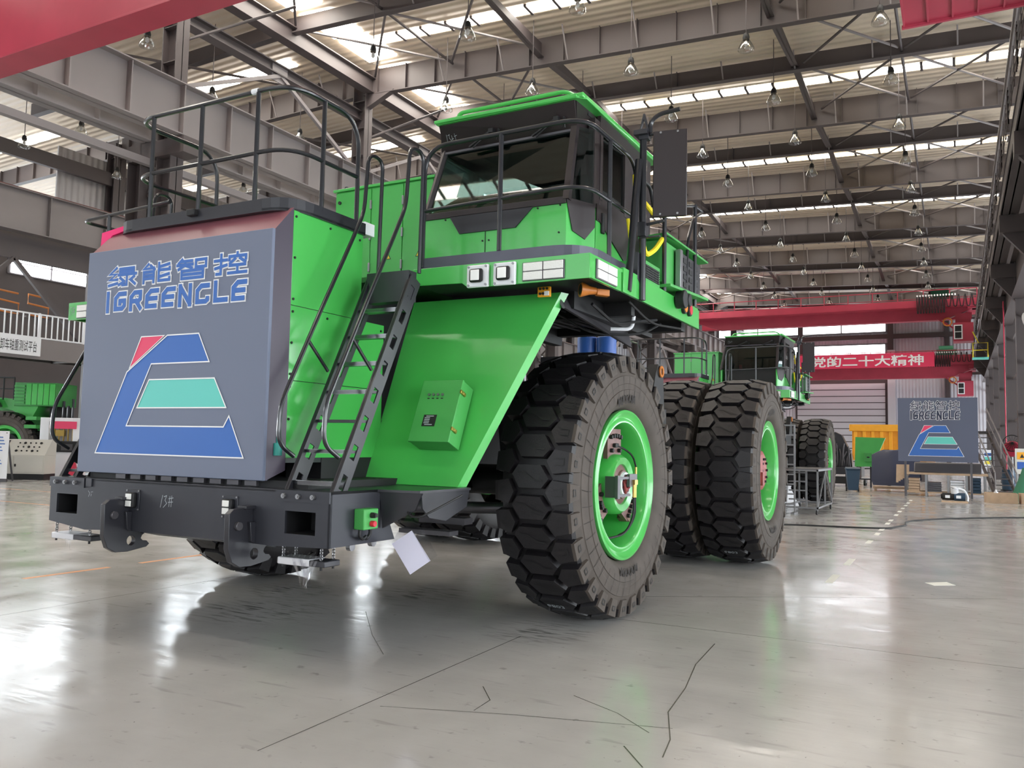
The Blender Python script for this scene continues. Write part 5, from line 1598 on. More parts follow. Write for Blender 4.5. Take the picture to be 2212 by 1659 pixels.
# ================================================================ overhead cranes
def railing(mb, x0, x1, y, z0, h, n, axis='x'):
    for k in range(n + 1):
        x = x0 + (x1 - x0) * k / n
        mb.cyl((x, y, z0), (x, y, z0 + h), .035, 6)
    mb.cyl((x0, y, z0 + h), (x1, y, z0 + h), .035, 6)
    mb.cyl((x0, y, z0 + h * .5), (x1, y, z0 + h * .5), .025, 6)
def crane(label, y, zb, h, x0, x1, banner):
    c = thing('overhead_crane', label, 'crane', (x0, y, zb), 0, 'red overhead travelling cranes')
    o = (x0, y, zb)
    def cpart(n, mb, m, par=None): return mb.build(n, m, par or c, 0, 35, o)
    cpart('girder', MB().prism([(x0, zb + .7), (x0 + 2, zb), (x1 - 2.1, zb), (x1 - .3, zb + .75), (x1, zb + .75), (x1, zb + h), (x0, zb + h)], 'y', y - .35, y + .35), 'crane_red')
    cpart('walkway', MB().box(x0, x1, y - 1.3, y - .35, zb + h * .55, zb + h * .60), 'crane_red')
    r = MB(); railing(r, x0, x1, y - 1.28, zb + h * .58, 1.2, 12)
    cpart('guard_rail', r, 'crane_red')
    cpart('walkway_side', MB().box(x0, x1, y - 1.32, y - 1.26, zb + h * .57, zb + h * .57 + .5), 'crane_red')
    cpart('girder', MB().box(x0, x1 - .3, y + 1.6, y + 2.2, zb + .3, zb + h), 'crane_red')
    cpart('end_carriage', MB().box(x1 - .6, x1, y - .8, y + 2.8, zb + .75, zb + 1.3), 'crane_red')
    cb = cpart('operator_cabin', MB().box(x1 - 1.55, x1 - .25, y - 1.0, y + .4, zb - 1.7, zb - .35), 'crane_red')
    cpart('cabin_window', MB().box(x1 - 1.5, x1 - .95, y - 1.04, y - 1.0, zb - 1.55, zb - .5), 'white', cb)
    cpart('window_pane', MB().box(x1 - 1.43, x1 - 1.02, y - 1.06, y - 1.04, zb - 1.48, zb - 1.05).box(x1 - 1.43, x1 - 1.02, y - 1.06, y - 1.04, zb - .98, zb - .58), 'dark', cb)
    cpart('cabin_strut', MB().beam((x1 - 2.6, y - .6, zb + .1), (x1 - 1.5, y - .6, zb - .7), .12, .12).box(x1 - 1.4, x1 - .4, y - .5, y + .2, zb - .4, zb + .4), 'crane_red')
    cpart('hand_wheel', MB().tube([(x1 - 1.9 + .28 * math.cos(a), y - .9, zb - .25 + .28 * math.sin(a)) for a in [2 * PI * k / 14 for k in range(14)]], .05, 6, True), 'orange')
    ff = MB()
    for k in range(16):
        xa = x1 - 3.9 + (.19 * k if k < 10 else 1.9 + .42 * (k - 10))
        wd = .17 if k < 10 else .40
        dd = 1.15 if k < 10 else .75
        ff.tube(rounded([(xa, y - 1.4, zb + h + .12), (xa + wd * .3, y - 1.4, zb + h - dd), (xa + wd * .7, y - 1.4, zb + h - dd), (xa + wd, y - 1.4, zb + h + .12)], .2, 4), .035, 5)
    cpart('festoon_cable', ff, 'dark')
    ft = MB()
    for k in range(14):
        ft.box(x1 - 3.9 + .19 * k, x1 - 3.8 + .19 * k, y - 1.45, y - 1.33, zb + h + .08, zb + h + .2)
    cpart('cable_trolley', ft, 'white')
    cpart('hoist', MB().box(x1 - 3.2, x1 - 1.5, y + .4, y + 1.8, zb + h, zb + h + .6).cyl((x1 - 3.0, y + .5, zb + h + .6), (x1 - 1.8, y + .5, zb + h + .6), .35, 12), 'green_net')
    if banner:
        bn = thing('banner', 'red cloth banner with large white Chinese characters tied to the far crane', 'banner', (-7, y - 1.48, 10.2))
        ob = (-7, y - 1.48, 10.2)
        MB().box(-13.6, -1.72, y - 1.52, y - 1.48, 9.58, 10.92).build('cloth', 'banner_red', bn, 0, 35, ob)
        tx = '党的二十大精神'
        flat_text(tx, .02, lambda u, v: (-12.4 + u * 9.8, y - 1.53, 9.72 + v * 1.02)).build('lettering', 'logo_white', bn, 0, 35, ob)
    return c
crane('upper red overhead crane spanning the hall above the second truck cab', 69, 11.55, 1.55, -19.3, 1.4, False)
crane('far red overhead crane carrying the red banner near the roller door', 86, 8.62, 2.1, -19.3, 1.6, True)
# near crane, straight above the truck
nc = thing('overhead_crane', 'large red crane girder crossing the top left corner overhead', 'crane', (-18, 9.65, 9.25), 0, 'red overhead travelling cranes')
on = (-18, 9.65, 9.25)
MB().box(-19.2, 1.2, 9.36, 9.95, 9.25, 9.29).box(-19.2, 1.2, 9.44, 9.46, 9.29, 10.9).box(-19.2, 1.2, 9.85, 9.87, 9.29, 10.9).box(-19.2, 1.2, 9.36, 9.95, 10.9, 10.95).build('girder', 'crane_red', nc, .004, 35, on)
MB().box(-.73, 1.3, 14.3, 15.74, 9.25, 10.4).box(.3, 1.3, 9.3, 14.3, 9.6, 10.3).build('end_carriage', 'crane_red', nc, .005, 35, on)
rb_ = MB()
for k in range(6):
    rb_.box(-.73 + .38 * k, -.70 + .38 * k, 14.3, 15.74, 9.22, 9.25)
rb_.box(-.75, 1.3, 15.70, 15.76, 9.20, 9.26)
rb_.build('carriage_rib', 'crane_red', nc, 0, 35, on)

# ================================================================ right hand background
def T(name, label, cat, loc, rot=0.0, group=None): return thing(name, label, cat, loc, rot, group)
def lp_(n, mb, m, par, bevel=0.0): return mb.build(n, m, par, bevel, 35, (0, 0, 0))
# logo board on its stand
sb = T('logo_board', 'grey upright board with company logo standing in front of the workbench area', 'sign', (-.70, 37.0, 0))
lp_('panel', MB().box(-1.41, 1.41, -.03, .05, 1.40, 3.93), 'board_grey', sb)
lp_('leg', MB().box(-1.2, -1.12, .05, .13, 0, 3.6), 'steel_dark', sb)
lp_('leg', MB().box(1.12, 1.2, .05, .13, 0, 3.6), 'steel_dark', sb)
brand(lambda n, mb, m: lp_(n, mb, m, sb), -.03, -.95, .79, 3.44, 3.80, -.96, .79, 3.07, 3.40, -1.04, 1.62, 1.96, 1.21, 1.3, 'logo_navy')
# workbench under the board
wbh = T('workbench', 'long steel frame workbench stacked with boards below the logo board', 'workbench', (-.45, 38.6, 0))
lp_('bench_top', MB().box(-1.5, 1.5, -.6, .6, .86, .94), 'wood', wbh)
for x in (-1.45, -.7, .1, .75, 1.4):
    lp_('leg', MB().box(x - .04, x + .04, -.58, -.50, 0, .86).box(x - .04, x + .04, .5, .58, 0, .86), 'steel', wbh)
lp_('lower_shelf', MB().box(-1.45, 1.45, -.55, .55, .12, .17), 'wood', wbh)
for i, (x, h, wdt) in enumerate(((-1.15, .55, .4), (-.4, .40, .5), (.42, .5, .5), (1.1, .62, .3))):
    b = T('stacked_panels', ('pale', 'grey', 'white', 'blue')[i] + ' stack of flat sheets on the lower shelf of the workbench', 'sheets', (-.45 + x, 38.55, .17), 0, 'stacks under the workbench')
    for j in range(5):
        lp_('sheet', MB().box(-wdt / 2 + .01 * (j % 2), wdt / 2, -.45, .4, j * h / 5, j * h / 5 + h / 6), ('wood', 'steel_dark', 'white', 'bin_blue')[i], b)
pc = T('rolled_cover', 'dark machine cover lying across the workbench top', 'cover', (-.3, 38.6, .94))
lp_('cover_sheet', MB().prism([(-.5, 0), (.5, 0), (.45, .34), (.1, .42), (-.3, .40)], 'x', -1.3, 1.15), 'steel_dark', pc, .04)
cloth = T('work_cloth', 'pale green cloth hanging over the left end of the workbench', 'cloth', (-2.05, 38.1, 0))
cg_ = MB()
for k in range(6):
    x = -.2 + .08 * k
    cg_.add([(x, -.02 * (k % 2), 1.25), (x + .085, -.02 * ((k + 1) % 2), 1.25), (x + .07, .03 * ((k + 1) % 2), .5 + .06 * k), (x - .02, .03 * (k % 2), .5 + .06 * k)], [(0, 1, 2, 3)])
lp_('fold', cg_, 'wood', cloth)
# blue tarpaulin-covered machine left of the board
tp = T('covered_machine', 'machine on a pallet under a crumpled dark blue tarpaulin', 'machine', (-2.45, 41.2, 0))
rt = random.Random(11)
tv_, tf_ = [], []
for i in range(9):
    for j in range(7):
        u, v = i / 8, j / 6
        bul = math.sin(PI * v) ** .5
        tv_.append((-.95 + 1.9 * u + rt.uniform(-.05, .05), -.8 + 1.6 * v + rt.uniform(-.05, .05), .45 + 1.45 * bul * (.72 + .28 * math.sin(PI * (u * .8 + .15))) + rt.uniform(-.06, .06)))
for i in range(8):
    for j in range(6):
        a = i * 7 + j
        tf_.append((a, a + 7, a + 8, a + 1))
lp_('tarpaulin', MB().add(tv_, tf_), 'logo_navy', tp)
lp_('tarpaulin_skirt', MB().add([tv_[i * 7] for i in range(9)] + [(tv_[i * 7][0] * (1.02 if i % 2 else .93), -.86 - .05 * (i % 2), .28) for i in range(9)], [(i, i + 1, i + 10, i + 9) for i in range(8)]), 'logo_navy', tp)
lp_('pallet', MB().box(-.9, .95, -.7, .7, .12, .2).box(-.9, .95, -.7, -.6, .28, .34).box(-.85, -.75, -.65, -.55, 0, .12).box(.8, .9, -.65, -.55, 0, .12), 'wood', tp)
# pump with hoses on the floor
pm = T('hose_pump', 'small black and white motor pump with coiled hose on the open floor', 'pump', (-.12, 34.0, 0))
lp_('base', MB().box(-.42, .42, -.2, .2, .0, .05), 'wood', pm)
lp_('motor', MB().cyl((-.40, 0, .2), (.0, 0, .2), .13, 16).cyl((-.44, 0, .2), (-.40, 0, .2), .09, 14), 'dark', pm, .01)
lp_('motor', MB().cyl((-.02, -.03, .2), (.34, -.03, .2), .14, 16), 'bin_blue', pm, .01)
lp_('label_plate', MB().box(-.30, -.15, -.135, -.13, .15, .25).box(.05, .2, -.175, -.165, .15, .25), 'white', pm)
lp_('head', MB().cyl((.0, 0, .3), (.0, 0, .5), .13, 16).cyl((.0, 0, .5), (.02, 0, .56), .15, 16, .08), 'film_white', pm, .01)
lp_('hose', MB().tube(rounded([(.1, 0, .5), (.3, .05, .45), (.42, 0, .2), (.40, -.1, .05)], .12), .04, 8), 'white', pm)
# wooden crates
for i, (x, y_, wdt, lab) in enumerate(((1.35, 35.1, 1.0, 'open pale wooden crate on the floor at the foot of the stairs'), (2.45, 35.3, 1.0, 'pale wooden crate cut off by the picture edge beside the open crate'))):
    cr_ = T('wooden_crate', lab, 'crate', (x, y_, 0), .06, 'wooden crates')
    for k, (a, b, c_, d) in enumerate(((-.5, .5, -.35, -.32), (-.5, .5, .32, .35), (-.5, -.47, -.32, .32), (.47, .5, -.32, .32))):
        lp_('board', MB().box(a, b, c_, d, 0, .36), 'wood', cr_, .004)
    lp_('bottom_board', MB().box(-.47, .47, -.32, .32, 0, .03), 'wood', cr_)
bt_ = T('plastic_bottle', 'small white plastic bottle sticking out of the open crate', 'bottle', (1.2, 35.1, .03))
lp_('body', MB().cyl((0, 0, 0), (0, 0, .36), .07, 12).cyl((0, 0, .36), (0, 0, .44), .04, 10, .02), 'white', bt_)
# stairs along the column line
stx = T('steel_stairs', 'grey steel access stairs with handrail beside the logo board', 'stairs', (1.3, 41.2, 0))
a0, a1 = Vector((.4, -1.9, 0)), Vector((-.5, 2.4, 2.75))
for dx in (-.38, .38):
    lp_('stringer', MB().beam(a0 + Vector((dx, 0, .08)), a1 + Vector((dx, 0, .08)), .05, .2), 'hall_steel', stx)
    lp_('handrail', MB().tube([a0 + Vector((dx, 0, 1.0)), a1 + Vector((dx, 0, 1.05))], .03, 7).tube([a0 + Vector((dx, 0, .05)), a0 + Vector((dx, 0, 1.0))], .03, 7).tube([(a0 + a1) / 2 + Vector((dx, 0, .1)), (a0 + a1) / 2 + Vector((dx, 0, 1.02))], .025, 7).tube([a0 + Vector((dx, 0, .55)), a1 + Vector((dx, 0, .6))], .02, 7), 'hall_steel_light', stx)
for k in range(11):
    p = a0 + (a1 - a0) * (k + .5) / 11
    lp_('tread', MB().box(p.x - .37, p.x + .37, p.y - .14, p.y + .14, p.z + .08, p.z + .12), 'hall_steel_dark', stx)
lp_('landing', MB().box(-1.0, .2, 2.3, 4.6, 2.68, 2.78).box(-.9, -.8, 4.4, 4.5, 0, 2.7).box(.1, .2, 4.4, 4.5, 0, 2.7), 'hall_steel_dark', stx)
# steel rolling work platforms behind the rear wheel
def steel_cart(label, loc, w_, d_, h_, extra):
    c = T('work_platform', label, 'platform', loc, 0, 'steel work platforms')
    f = .045
    for (x, y_) in ((-w_ / 2, -d_ / 2), (w_ / 2 - f, -d_ / 2), (-w_ / 2, d_ / 2 - f), (w_ / 2 - f, d_ / 2 - f)):
        lp_('post', MB().box(x, x + f, y_, y_ + f, .16, h_), 'steel', c)
    for z in (.16, h_ - f):
        lp_('frame', MB().box(-w_ / 2, w_ / 2, -d_ / 2, -d_ / 2 + f, z, z + f).box(-w_ / 2, w_ / 2, d_ / 2 - f, d_ / 2, z, z + f).box(-w_ / 2, -w_ / 2 + f, -d_ / 2, d_ / 2, z, z + f).box(w_ / 2 - f, w_ / 2, -d_ / 2, d_ / 2, z, z + f), 'steel', c)
    lp_('deck_plate', MB().box(-w_ / 2, w_ / 2, -d_ / 2, d_ / 2, h_, h_ + .02), 'steel_dark', c)
    lp_('brace', MB().beam((w_ / 2 - .02, -d_ / 2 + .03, .2), (w_ / 2 - .02, 0, h_ - .05), .035, .035).beam((w_ / 2 - .02, d_ / 2 - .03, .2), (w_ / 2 - .02, 0, h_ - .05), .035, .035).box(w_ / 2 - .04, w_ / 2, -.02, .02, .2, h_), 'steel', c)
    for (x, y_) in ((-w_ / 2 + .05, -d_ / 2 + .05), (w_ / 2 - .05, -d_ / 2 + .05), (-w_ / 2 + .05, d_ / 2 - .05), (w_ / 2 - .05, d_ / 2 - .05)):
        ca = lp_('castor', MB().cyl((x - .02, y_, .065), (x + .02, y_, .065), .065, 14), 'dark', c)
        lp_('castor_fork', MB().box(x - .03, x + .03, y_ - .03, y_ + .03, .10, .17), 'steel', ca)
    for k in range(extra):
        z = .35 + .25 * k
        lp_('rung', MB().box(-w_ / 2 + .1, -w_ / 2 + .55, -d_ / 2 + .6, -d_ / 2 + .63, z, z + .04), 'steel', c)
    if extra:
        lp_('ladder_side', MB().box(-w_ / 2 + .55, -w_ / 2 + .6, -d_ / 2 + .6, -d_ / 2 + .64, .16, h_), 'steel', c)
    return c
steel_cart('low grey steel work platform on castors beside the second rear wheel', (-3.85, 25.5, 0), .98, 2.9, 1.22, 4)
tall = T('work_ladder', 'tall narrow grey steel ladder rack standing behind the rear wheel', 'ladder', (-4.25, 24.0, 0))
lp_('upright', MB().box(-.30, -.26, -.03, .03, 0, 2.45).box(.26, .30, -.03, .03, 0, 2.45), 'steel', tall)
for k in range(9):
    lp_('rung', MB().box(-.27, .27, -.025, .025, .25 + .27 * k, .29 + .27 * k), 'steel', tall)
lp_('foot', MB().box(-.32, -.22, -.3, .3, 0, .05).box(.22, .32, -.3, .3, 0, .05), 'steel', tall)
hose = T('air_hose', 'orange coiled air hose hanging on the ladder rack', 'hose', (-4.32, 23.92, 1.3))
lp_('coil', MB().tube([(.10 * math.cos(2 * PI * k / 24) , -.03 + .012 * math.sin(6 * PI * k / 24), .62 * math.sin(2 * PI * k / 24)) for k in range(24)], .035, 7, True), 'orange', hose)
js = T('jack_stand', 'white pyramid jack stand under the second truck', 'jack stand', (-4.75, 27.6, 0))
lp_('body', MB().tube([(0, 0, 0), (0, 0, .55), (0, 0, .62)], [.32, .07, .09], 4), 'film_white', js)
# wheelie bin
bn_ = T('wheelie_bin', 'dark blue wheeled rubbish bin standing on the open floor', 'bin', (-4.05, 39.2, 0), .2)
lp_('body', MB().solid([(-.2, -.22, .06), (.2, -.22, .06), (.2, .22, .06), (-.2, .22, .06)], [(-.28, -.3, .95), (.28, -.3, .95), (.28, .3, .95), (-.28, .3, .95)]), 'bin_blue', bn_, .02)
lp_('lid', MB().prism([(-.33, .95), (.33, .95), (.33, 1.0), (.1, 1.06), (-.33, 1.0)], 'x', -.30, .30), 'bin_blue', bn_, .015)
lp_('wheel', MB().cyl((.22, .2, .1), (.27, .2, .1), .1, 16), 'dark', bn_)
lp_('wheel', MB().cyl((-.27, .2, .1), (-.22, .2, .1), .1, 16), 'dark', bn_)
lp_('handle', MB().tube(rounded([(-.25, .3, .95), (-.25, .4, .98), (.25, .4, .98), (.25, .3, .95)], .05), .02, 7), 'dark', bn_)
# loose green fender
gf = T('truck_fender', 'unmounted green truck fender panel with a small box on it', 'fender', (-3.85, 44.2, 0))
lp_('panel', MB().prism([(-.62, 1.0), (.10, 1.02), (.22, 1.25), (.72, 2.42), (-.58, 2.45)], 'y', -.03, .03), 'green_dull', gf, .004)
lp_('flange', MB().prism([(.10, 1.02), (.22, 1.25), (.72, 2.42), (.76, 2.42), (.26, 1.22), (.14, 1.0)], 'y', -.03, .35), 'green_dull', gf)
lp_('box', MB().box(-.16, .18, -.18, -.03, 1.25, 1.68), 'green_old', gf, .01)
lp_('box_label', MB().box(-.05, .07, -.19, -.18, 1.44, 1.50), 'ink', gf)
lp_('stand', MB().beam((-.5, .1, 0), (-.5, .1, 1.1), .08, .08).beam((.1, .1, 0), (.1, .1, 1.1), .08, .08).beam((-.5, .1, .4), (.1, .1, .4), .06, .06).beam((-.5, .1, 1.05), (.1, .1, 1.05), .06, .06), 'black_metal', gf)
# partly built truck front behind it, and the yellow dump body
ck = T('engine_chassis', 'black bare truck chassis front bristling with pipes beside the green fender', 'chassis', (-5.2, 44.5, 0))
lp_('frame', MB().box(-.7, .55, -.3, 1.5, .6, .95).prism([(-.6, .95), (.6, .95), (.55, 1.6), (.1, 2.55), (-.2, 2.7), (-.6, 2.4)], 'y', -.1, .5), 'black_metal', ck, .02)
pp_ = MB()
rk = random.Random(4)
for k in range(16):
    x = -.55 + .07 * k
    pp_.tube(rounded([(x, -.12, .9), (x + rk.uniform(-.1, .1), -.3, 1.2 + rk.uniform(0, .4)), (x + rk.uniform(-.2, .2), -.15, 1.7 + rk.uniform(0, .5))], .15), .03, 6)
lp_('pipe', pp_, 'steel_dark', ck)
lp_('wheel_hub', MB().box(-.5, .5, -.5, -.3, .15, .5).box(-.45, -.3, -.35, .4, 0, .6).box(.3, .45, -.35, .4, 0, .6), 'dark', ck)
yb = T('tipper_skip', 'yellow ribbed dump truck body parked in front of the roller door', 'dump body', (-4.4, 56, 0))
lp_('side', MB().box(-1.4, 3.2, 0, .15, 1.3, 3.0), 'yellow_body', yb)
lp_('top_rail', MB().box(-1.55, 3.2, -.18, .25, 3.0, 3.42), 'yellow_body', yb, .03)
for k in range(9):
    lp_('rib', MB().box(-1.3 + .5 * k, -1.1 + .5 * k, -.12, 0, 1.3, 3.0), 'yellow_body', yb, .02)
lp_('floor_plate', MB().box(-1.4, 3.2, 0, 2.5, 1.2, 1.35), 'yellow_body', yb)
lp_('support', MB().box(-1.2, -.9, .2, 2.2, 0, 1.2).box(2.4, 2.7, .2, 2.2, 0, 1.2), 'hall_steel_dark', yb)
# trolley under the fender
tr_ = T('parts_trolley', 'low red and white parts trolley behind the blue bin', 'trolley', (-3.7, 47.0, 0))
lp_('deck', MB().box(-.7, .8, -.4, .4, .35, .42), 'film_white', tr_)
lp_('load', MB().box(-.3, .3, -.3, .3, .42, .62), 'pot_red', tr_, .05)
for (x, y_) in ((-.55, -.3), (.6, -.3), (-.55, .3), (.6, .3)):
    lp_('wheel', MB().cyl((x - .05, y_, .14), (x + .05, y_, .14), .14, 14), 'dark', tr_)
lp_('leg', MB().box(-.6, -.5, -.35, .35, .12, .35).box(.55, .65, -.35, .35, .12, .35), 'steel_dark', tr_)
# cable on the floor
cab_ = tag(MB().tube(rounded([(-4.6, 19.6, .018), (-3.4, 20.4, .018), (-2.2, 20.6, .018), (-1.40, 20.9, .018), (-1.30, 21.5, .018), (-1.12, 22.0, .018), (-1.2, 23.4, .018), (-.4, 25.0, .018), (1.2, 26.9, .018), (3.2, 28.0, .018)], .6, 5), .018, 6).build('floor_cable', 'dark', None, 0, 35, (0, 0, 0)), 'thin black cable lying across the floor past the white dashes', 'cable')
# service point on the right: fan, panel, drum, hose reel
fn = T('standing_fan', 'pink and black pedestal fan beside the right hand columns', 'fan', (2.15, 43.5, 0))
lp_('base', MB().cyl((0, 0, 0), (0, 0, .06), .28, 18), 'dark', fn)
lp_('pole', MB().cyl((0, 0, .06), (0, 0, 1.9), .03, 8), 'steel', fn)
lp_('cover', MB().tube([(0, -.2, 2.0), (0, -.05, 2.0), (0, .15, 2.0)], [.30, .36, .2], 16), 'pot_red', fn)
lp_('guard', MB().tube([(.36 * math.cos(a), -.22, 2.25 + .36 * math.sin(a)) for a in [2 * PI * k / 20 for k in range(20)]], .02, 6, True), 'dark', fn)
for k in range(8):
    a = PI * k / 8
    lp_('guard_wire', MB().tube([(.36 * math.cos(a), -.22, 2.25 + .36 * math.sin(a)), (-.36 * math.cos(a), -.22, 2.25 - .36 * math.sin(a))], .010, 5), 'dark', fn)
dp = T('display_stand', 'grey information stand with a yellow and blue poster by the columns', 'stand', (2.55, 40.5, 0))
lp_('panel', MB().box(-.45, .6, -.05, .05, .95, 2.0), 'console_white', dp)
lp_('poster', MB().box(-.38, .5, -.06, -.05, 1.55, 1.85), 'yellow_body', dp)
lp_('poster', MB().box(-.38, .5, -.06, -.05, 1.15, 1.45), 'drum_blue', dp)
lp_('warning_mark', MB().prism([(-.28, 1.62), (-.12, 1.62), (-.20, 1.78)], 'y', -.065, -.06), 'ink', dp)
lp_('post', MB().box(-.4, -.33, -.03, .03, 0, .95).box(.45, .52, -.03, .03, 0, .95), 'steel', dp)
tn = T('oil_drum', 'dark blue drum standing on a dolly by the right columns', 'drum', (2.1, 45.2, 0))
lp_('body', MB().tube([(0, 0, .12), (0, 0, .4), (0, 0, .42), (0, 0, .7), (0, 0, .72), (0, 0, 1.05)], [.3, .3, .32, .32, .3, .3], 20), 'bin_blue', tn)
lp_('dolly', MB().cyl((0, 0, .06), (0, 0, .12), .36, 18).box(-.25, -.15, -.1, .1, 0, .08).box(.15, .25, -.1, .1, 0, .08), 'dark', tn)
cn_ = T('green_cone_cover', 'green sloping machine cover at the right edge beyond the crates', 'cover', (2.35, 37.4, 0))
lp_('cover', MB().tube([(0, 0, 0), (0, 0, 1.0), (0, 0, 1.25)], [.62, .25, .18], 14), 'green_net', cn_)
ns = T('notice_board', 'small white notice board with coloured rows behind the stairs', 'notice board', (1.35, 47.5, 0))
lp_('board', MB().box(-.22, .22, -.02, .02, 1.1, 1.95), 'white', ns)
for k, m in enumerate(('sticker_yellow', 'logo_teal', 'logo_blue')):
    lp_('printed_row', MB().box(-.18, .18, -.03, -.02, 1.25 + .2 * k, 1.40 + .2 * k), m, ns)
lp_('post', MB().box(-.03, .03, -.02, .02, 0, 1.1), 'steel', ns)
rpipe = hs('service_pipe', MB().cyl((2.02, 45.5, .0), (2.02, 45.5, 9.0), .025, 8), 'pot_red')
hs('wall_lamp', MB().tube([(2.5, 33.4, 6.4), (2.32, 33.3, 6.35), (2.2, 33.25, 6.3)], [.06, .2, .34], 16), 'film_white')
ye = T('yellow_ladder', 'yellow caged ladder platform hanging below the upper crane end', 'ladder', (1.5, 66, 8.3))
lp_('platform', MB().box(-.5, .5, -.4, .4, 0, .1), 'logo_teal', ye)
lp_('rail', MB().tube([(-.45, -.35, .1), (-.45, -.35, 1.1), (.45, -.35, 1.1), (.45, -.35, .1)], .04, 6).tube([(-.45, -.35, .6), (.45, -.35, .6)], .03, 6).tube([(-.1, -.35, 1.1), (-.45, -.3, 1.9)], .04, 6), 'sticker_yellow', ye)
lp_('hanger', MB().box(.35, .45, -.05, .05, .1, 2.4), 'hall_steel_dark', ye)

# ================================================================ left hand background
gal = T('gallery', 'steel gallery with white balustrade above the parked truck on the left', 'gallery', (-33.6, 20, 0))
lp_('fascia', MB().box(-.10, .05, -24, 13, 4.85, 5.70), 'hall_steel_light', gal)
lp_('floor_plate', MB().box(-3.0, 0, -24, 13, 5.55, 5.65), 'hall_steel_dark', gal)
lp_('handrail', MB().box(-.06, .0, -24, 13, 6.70, 6.76), 'white', gal)
lp_('bottom_rail', MB().box(-.06, .0, -24, 13, 5.72, 5.78), 'white', gal)
bm_ = mesh_of('baluster', MB().box(-.02, .02, -.02, .02, 0, 1.0), 'white')
for k in range(46):
    link_mesh('baluster', bm_, gal, (-.03, -7.4 + .25 * k, 5.74))
for k in range(9):
    lp_('post', MB().box(-.07, .01, -7.0 + 2.0 * k, -6.93 + 2.0 * k, 5.7, 6.78), 'white', gal)
lp_('support_beam', MB().box(-3.0, -2.8, -24, 13, 5.0, 5.5).box(-3.0, 0, 3.5, 3.7, 5.0, 5.5).box(-3.0, 0, -5.2, -5.0, 5.0, 5.5), 'hall_steel_dark', gal)
sg = T('platform_sign', 'white sign with black Chinese characters mounted on the gallery fascia', 'sign', (-33.50, 20.0, 5.35))
lp_('board', MB().box(0, .05, -1.2, 1.05, -.38, .36), 'white', sg)
flat_text('自卸车轴重测试平台', 0.0, lambda u, v: (.056, -.78 + u * 1.66, -.24 + v * .46)).build('lettering', 'ink', sg, 0, 35, (0, 0, 0))
for k in range(6):
    zz, yy = 7.55 - .0 * k, 15.2 + 1.35 * k
    bp = T('bent_pipe', 'orange S-shaped bent pipe, %s from the left in the row behind the gallery rail' % ORDS[k], 'pipe', (-36.0, yy, 7.0), 0, 'bent pipes behind the gallery')
    lp_('pipe_run', MB().tube([(0, .9, .85), (0, 0, .9), (0, 0, .5), (0, .95, .42), (0, .95, -.05), (0, .1, 0)], .045, 6), 'orange', bp)
    lp_('rack_bar', MB().box(-.1, .1, -.1, 1.1, -.12, -.06).box(-.05, .05, .4, .5, -1.35, -.1), 'hall_steel_dark', bp)
# control console
cs_ = T('test_console', 'off-white sloping control console with screen and two cabinet doors', 'console', (-32.35, 19.8, 0), .55)
lp_('plinth', MB().box(-1.15, 1.15, -.45, .45, 0, .22), 'dark', cs_)
lp_('cabinet', MB().box(-1.15, 1.15, -.45, .45, .22, .95), 'console_white', cs_, .01)
lp_('desk', MB().prism([(-.45, .95), (.45, .95), (.45, 1.55), (.1, 1.55)], 'x', -1.15, 1.15), 'console_white', cs_)
def dpt(x, t, o=0.0): return Vector((x, -.45 + .55 * t, .95 + .60 * t)) + Vector((0, -.737, .676)) * o
ud, nd = Vector((0, .55, .60)).normalized(), Vector((0, -.737, .676))
lp_('screen', MB().obox(dpt(-.72, .5, .01), (.32, 0, 0), ud * .33, nd * .01), 'steel_dark', cs_)
kb = MB()
for i in range(5):
    for j in range(3):
        kb.cyl(dpt(.0 + .2 * i, .25 + .25 * j, 0), dpt(.0 + .2 * i, .25 + .25 * j, .03), .03 if (i + j) % 3 else .05, 8)
lp_('control_knob', kb, 'dark', cs_)
for a, b in ((-1.1, -.03), (.03, 1.1)):
    d_ = lp_('door', MB().box(a, b, -.475, -.45, .28, .90), 'console_white', cs_, .006)
    lp_('door_handle', MB().box((a if a > 0 else b - .1) + .02, (a if a > 0 else b - .1) + .07, -.495, -.475, .5, .6), 'dark', d_)
lp_('notice', MB().box(-.85, -.3, -.485, -.476, .42, .82), 'white', cs_)
# standing white display sheet at the very edge
st_ = T('notice_easel', 'tall white notice sheet with blue print cut by the left picture edge', 'notice', (-31.0, 17.95, 0), .55)
lp_('sheet', MB().solid([(-.75, -.02, .12), (.55, -.02, .12), (.55, .0, .12), (-.75, .0, .12)], [(-.75, .33, 1.85), (.38, .33, 1.85), (.38, .35, 1.85), (-.75, .35, 1.85)]), 'white', st_)
pl_ = MB()
for k in range(12):
    z = .3 + .12 * k
    if k in (5, 6): continue
    pl_.obox((-.15, -.035 + .2023 * (z - .12), z), (.45 - .05 * (k % 3), 0, 0), (0, .002, 0), (0, 0, .018))
lp_('print_line', pl_, 'logo_blue', st_)
lp_('leg', MB().beam((-.5, .9, 0), (-.5, .33, 1.8), .05, .05).beam((.3, .9, 0), (.3, .33, 1.8), .05, .05).box(-.75, .55, -.04, .06, 0, .12), 'steel_dark', st_)
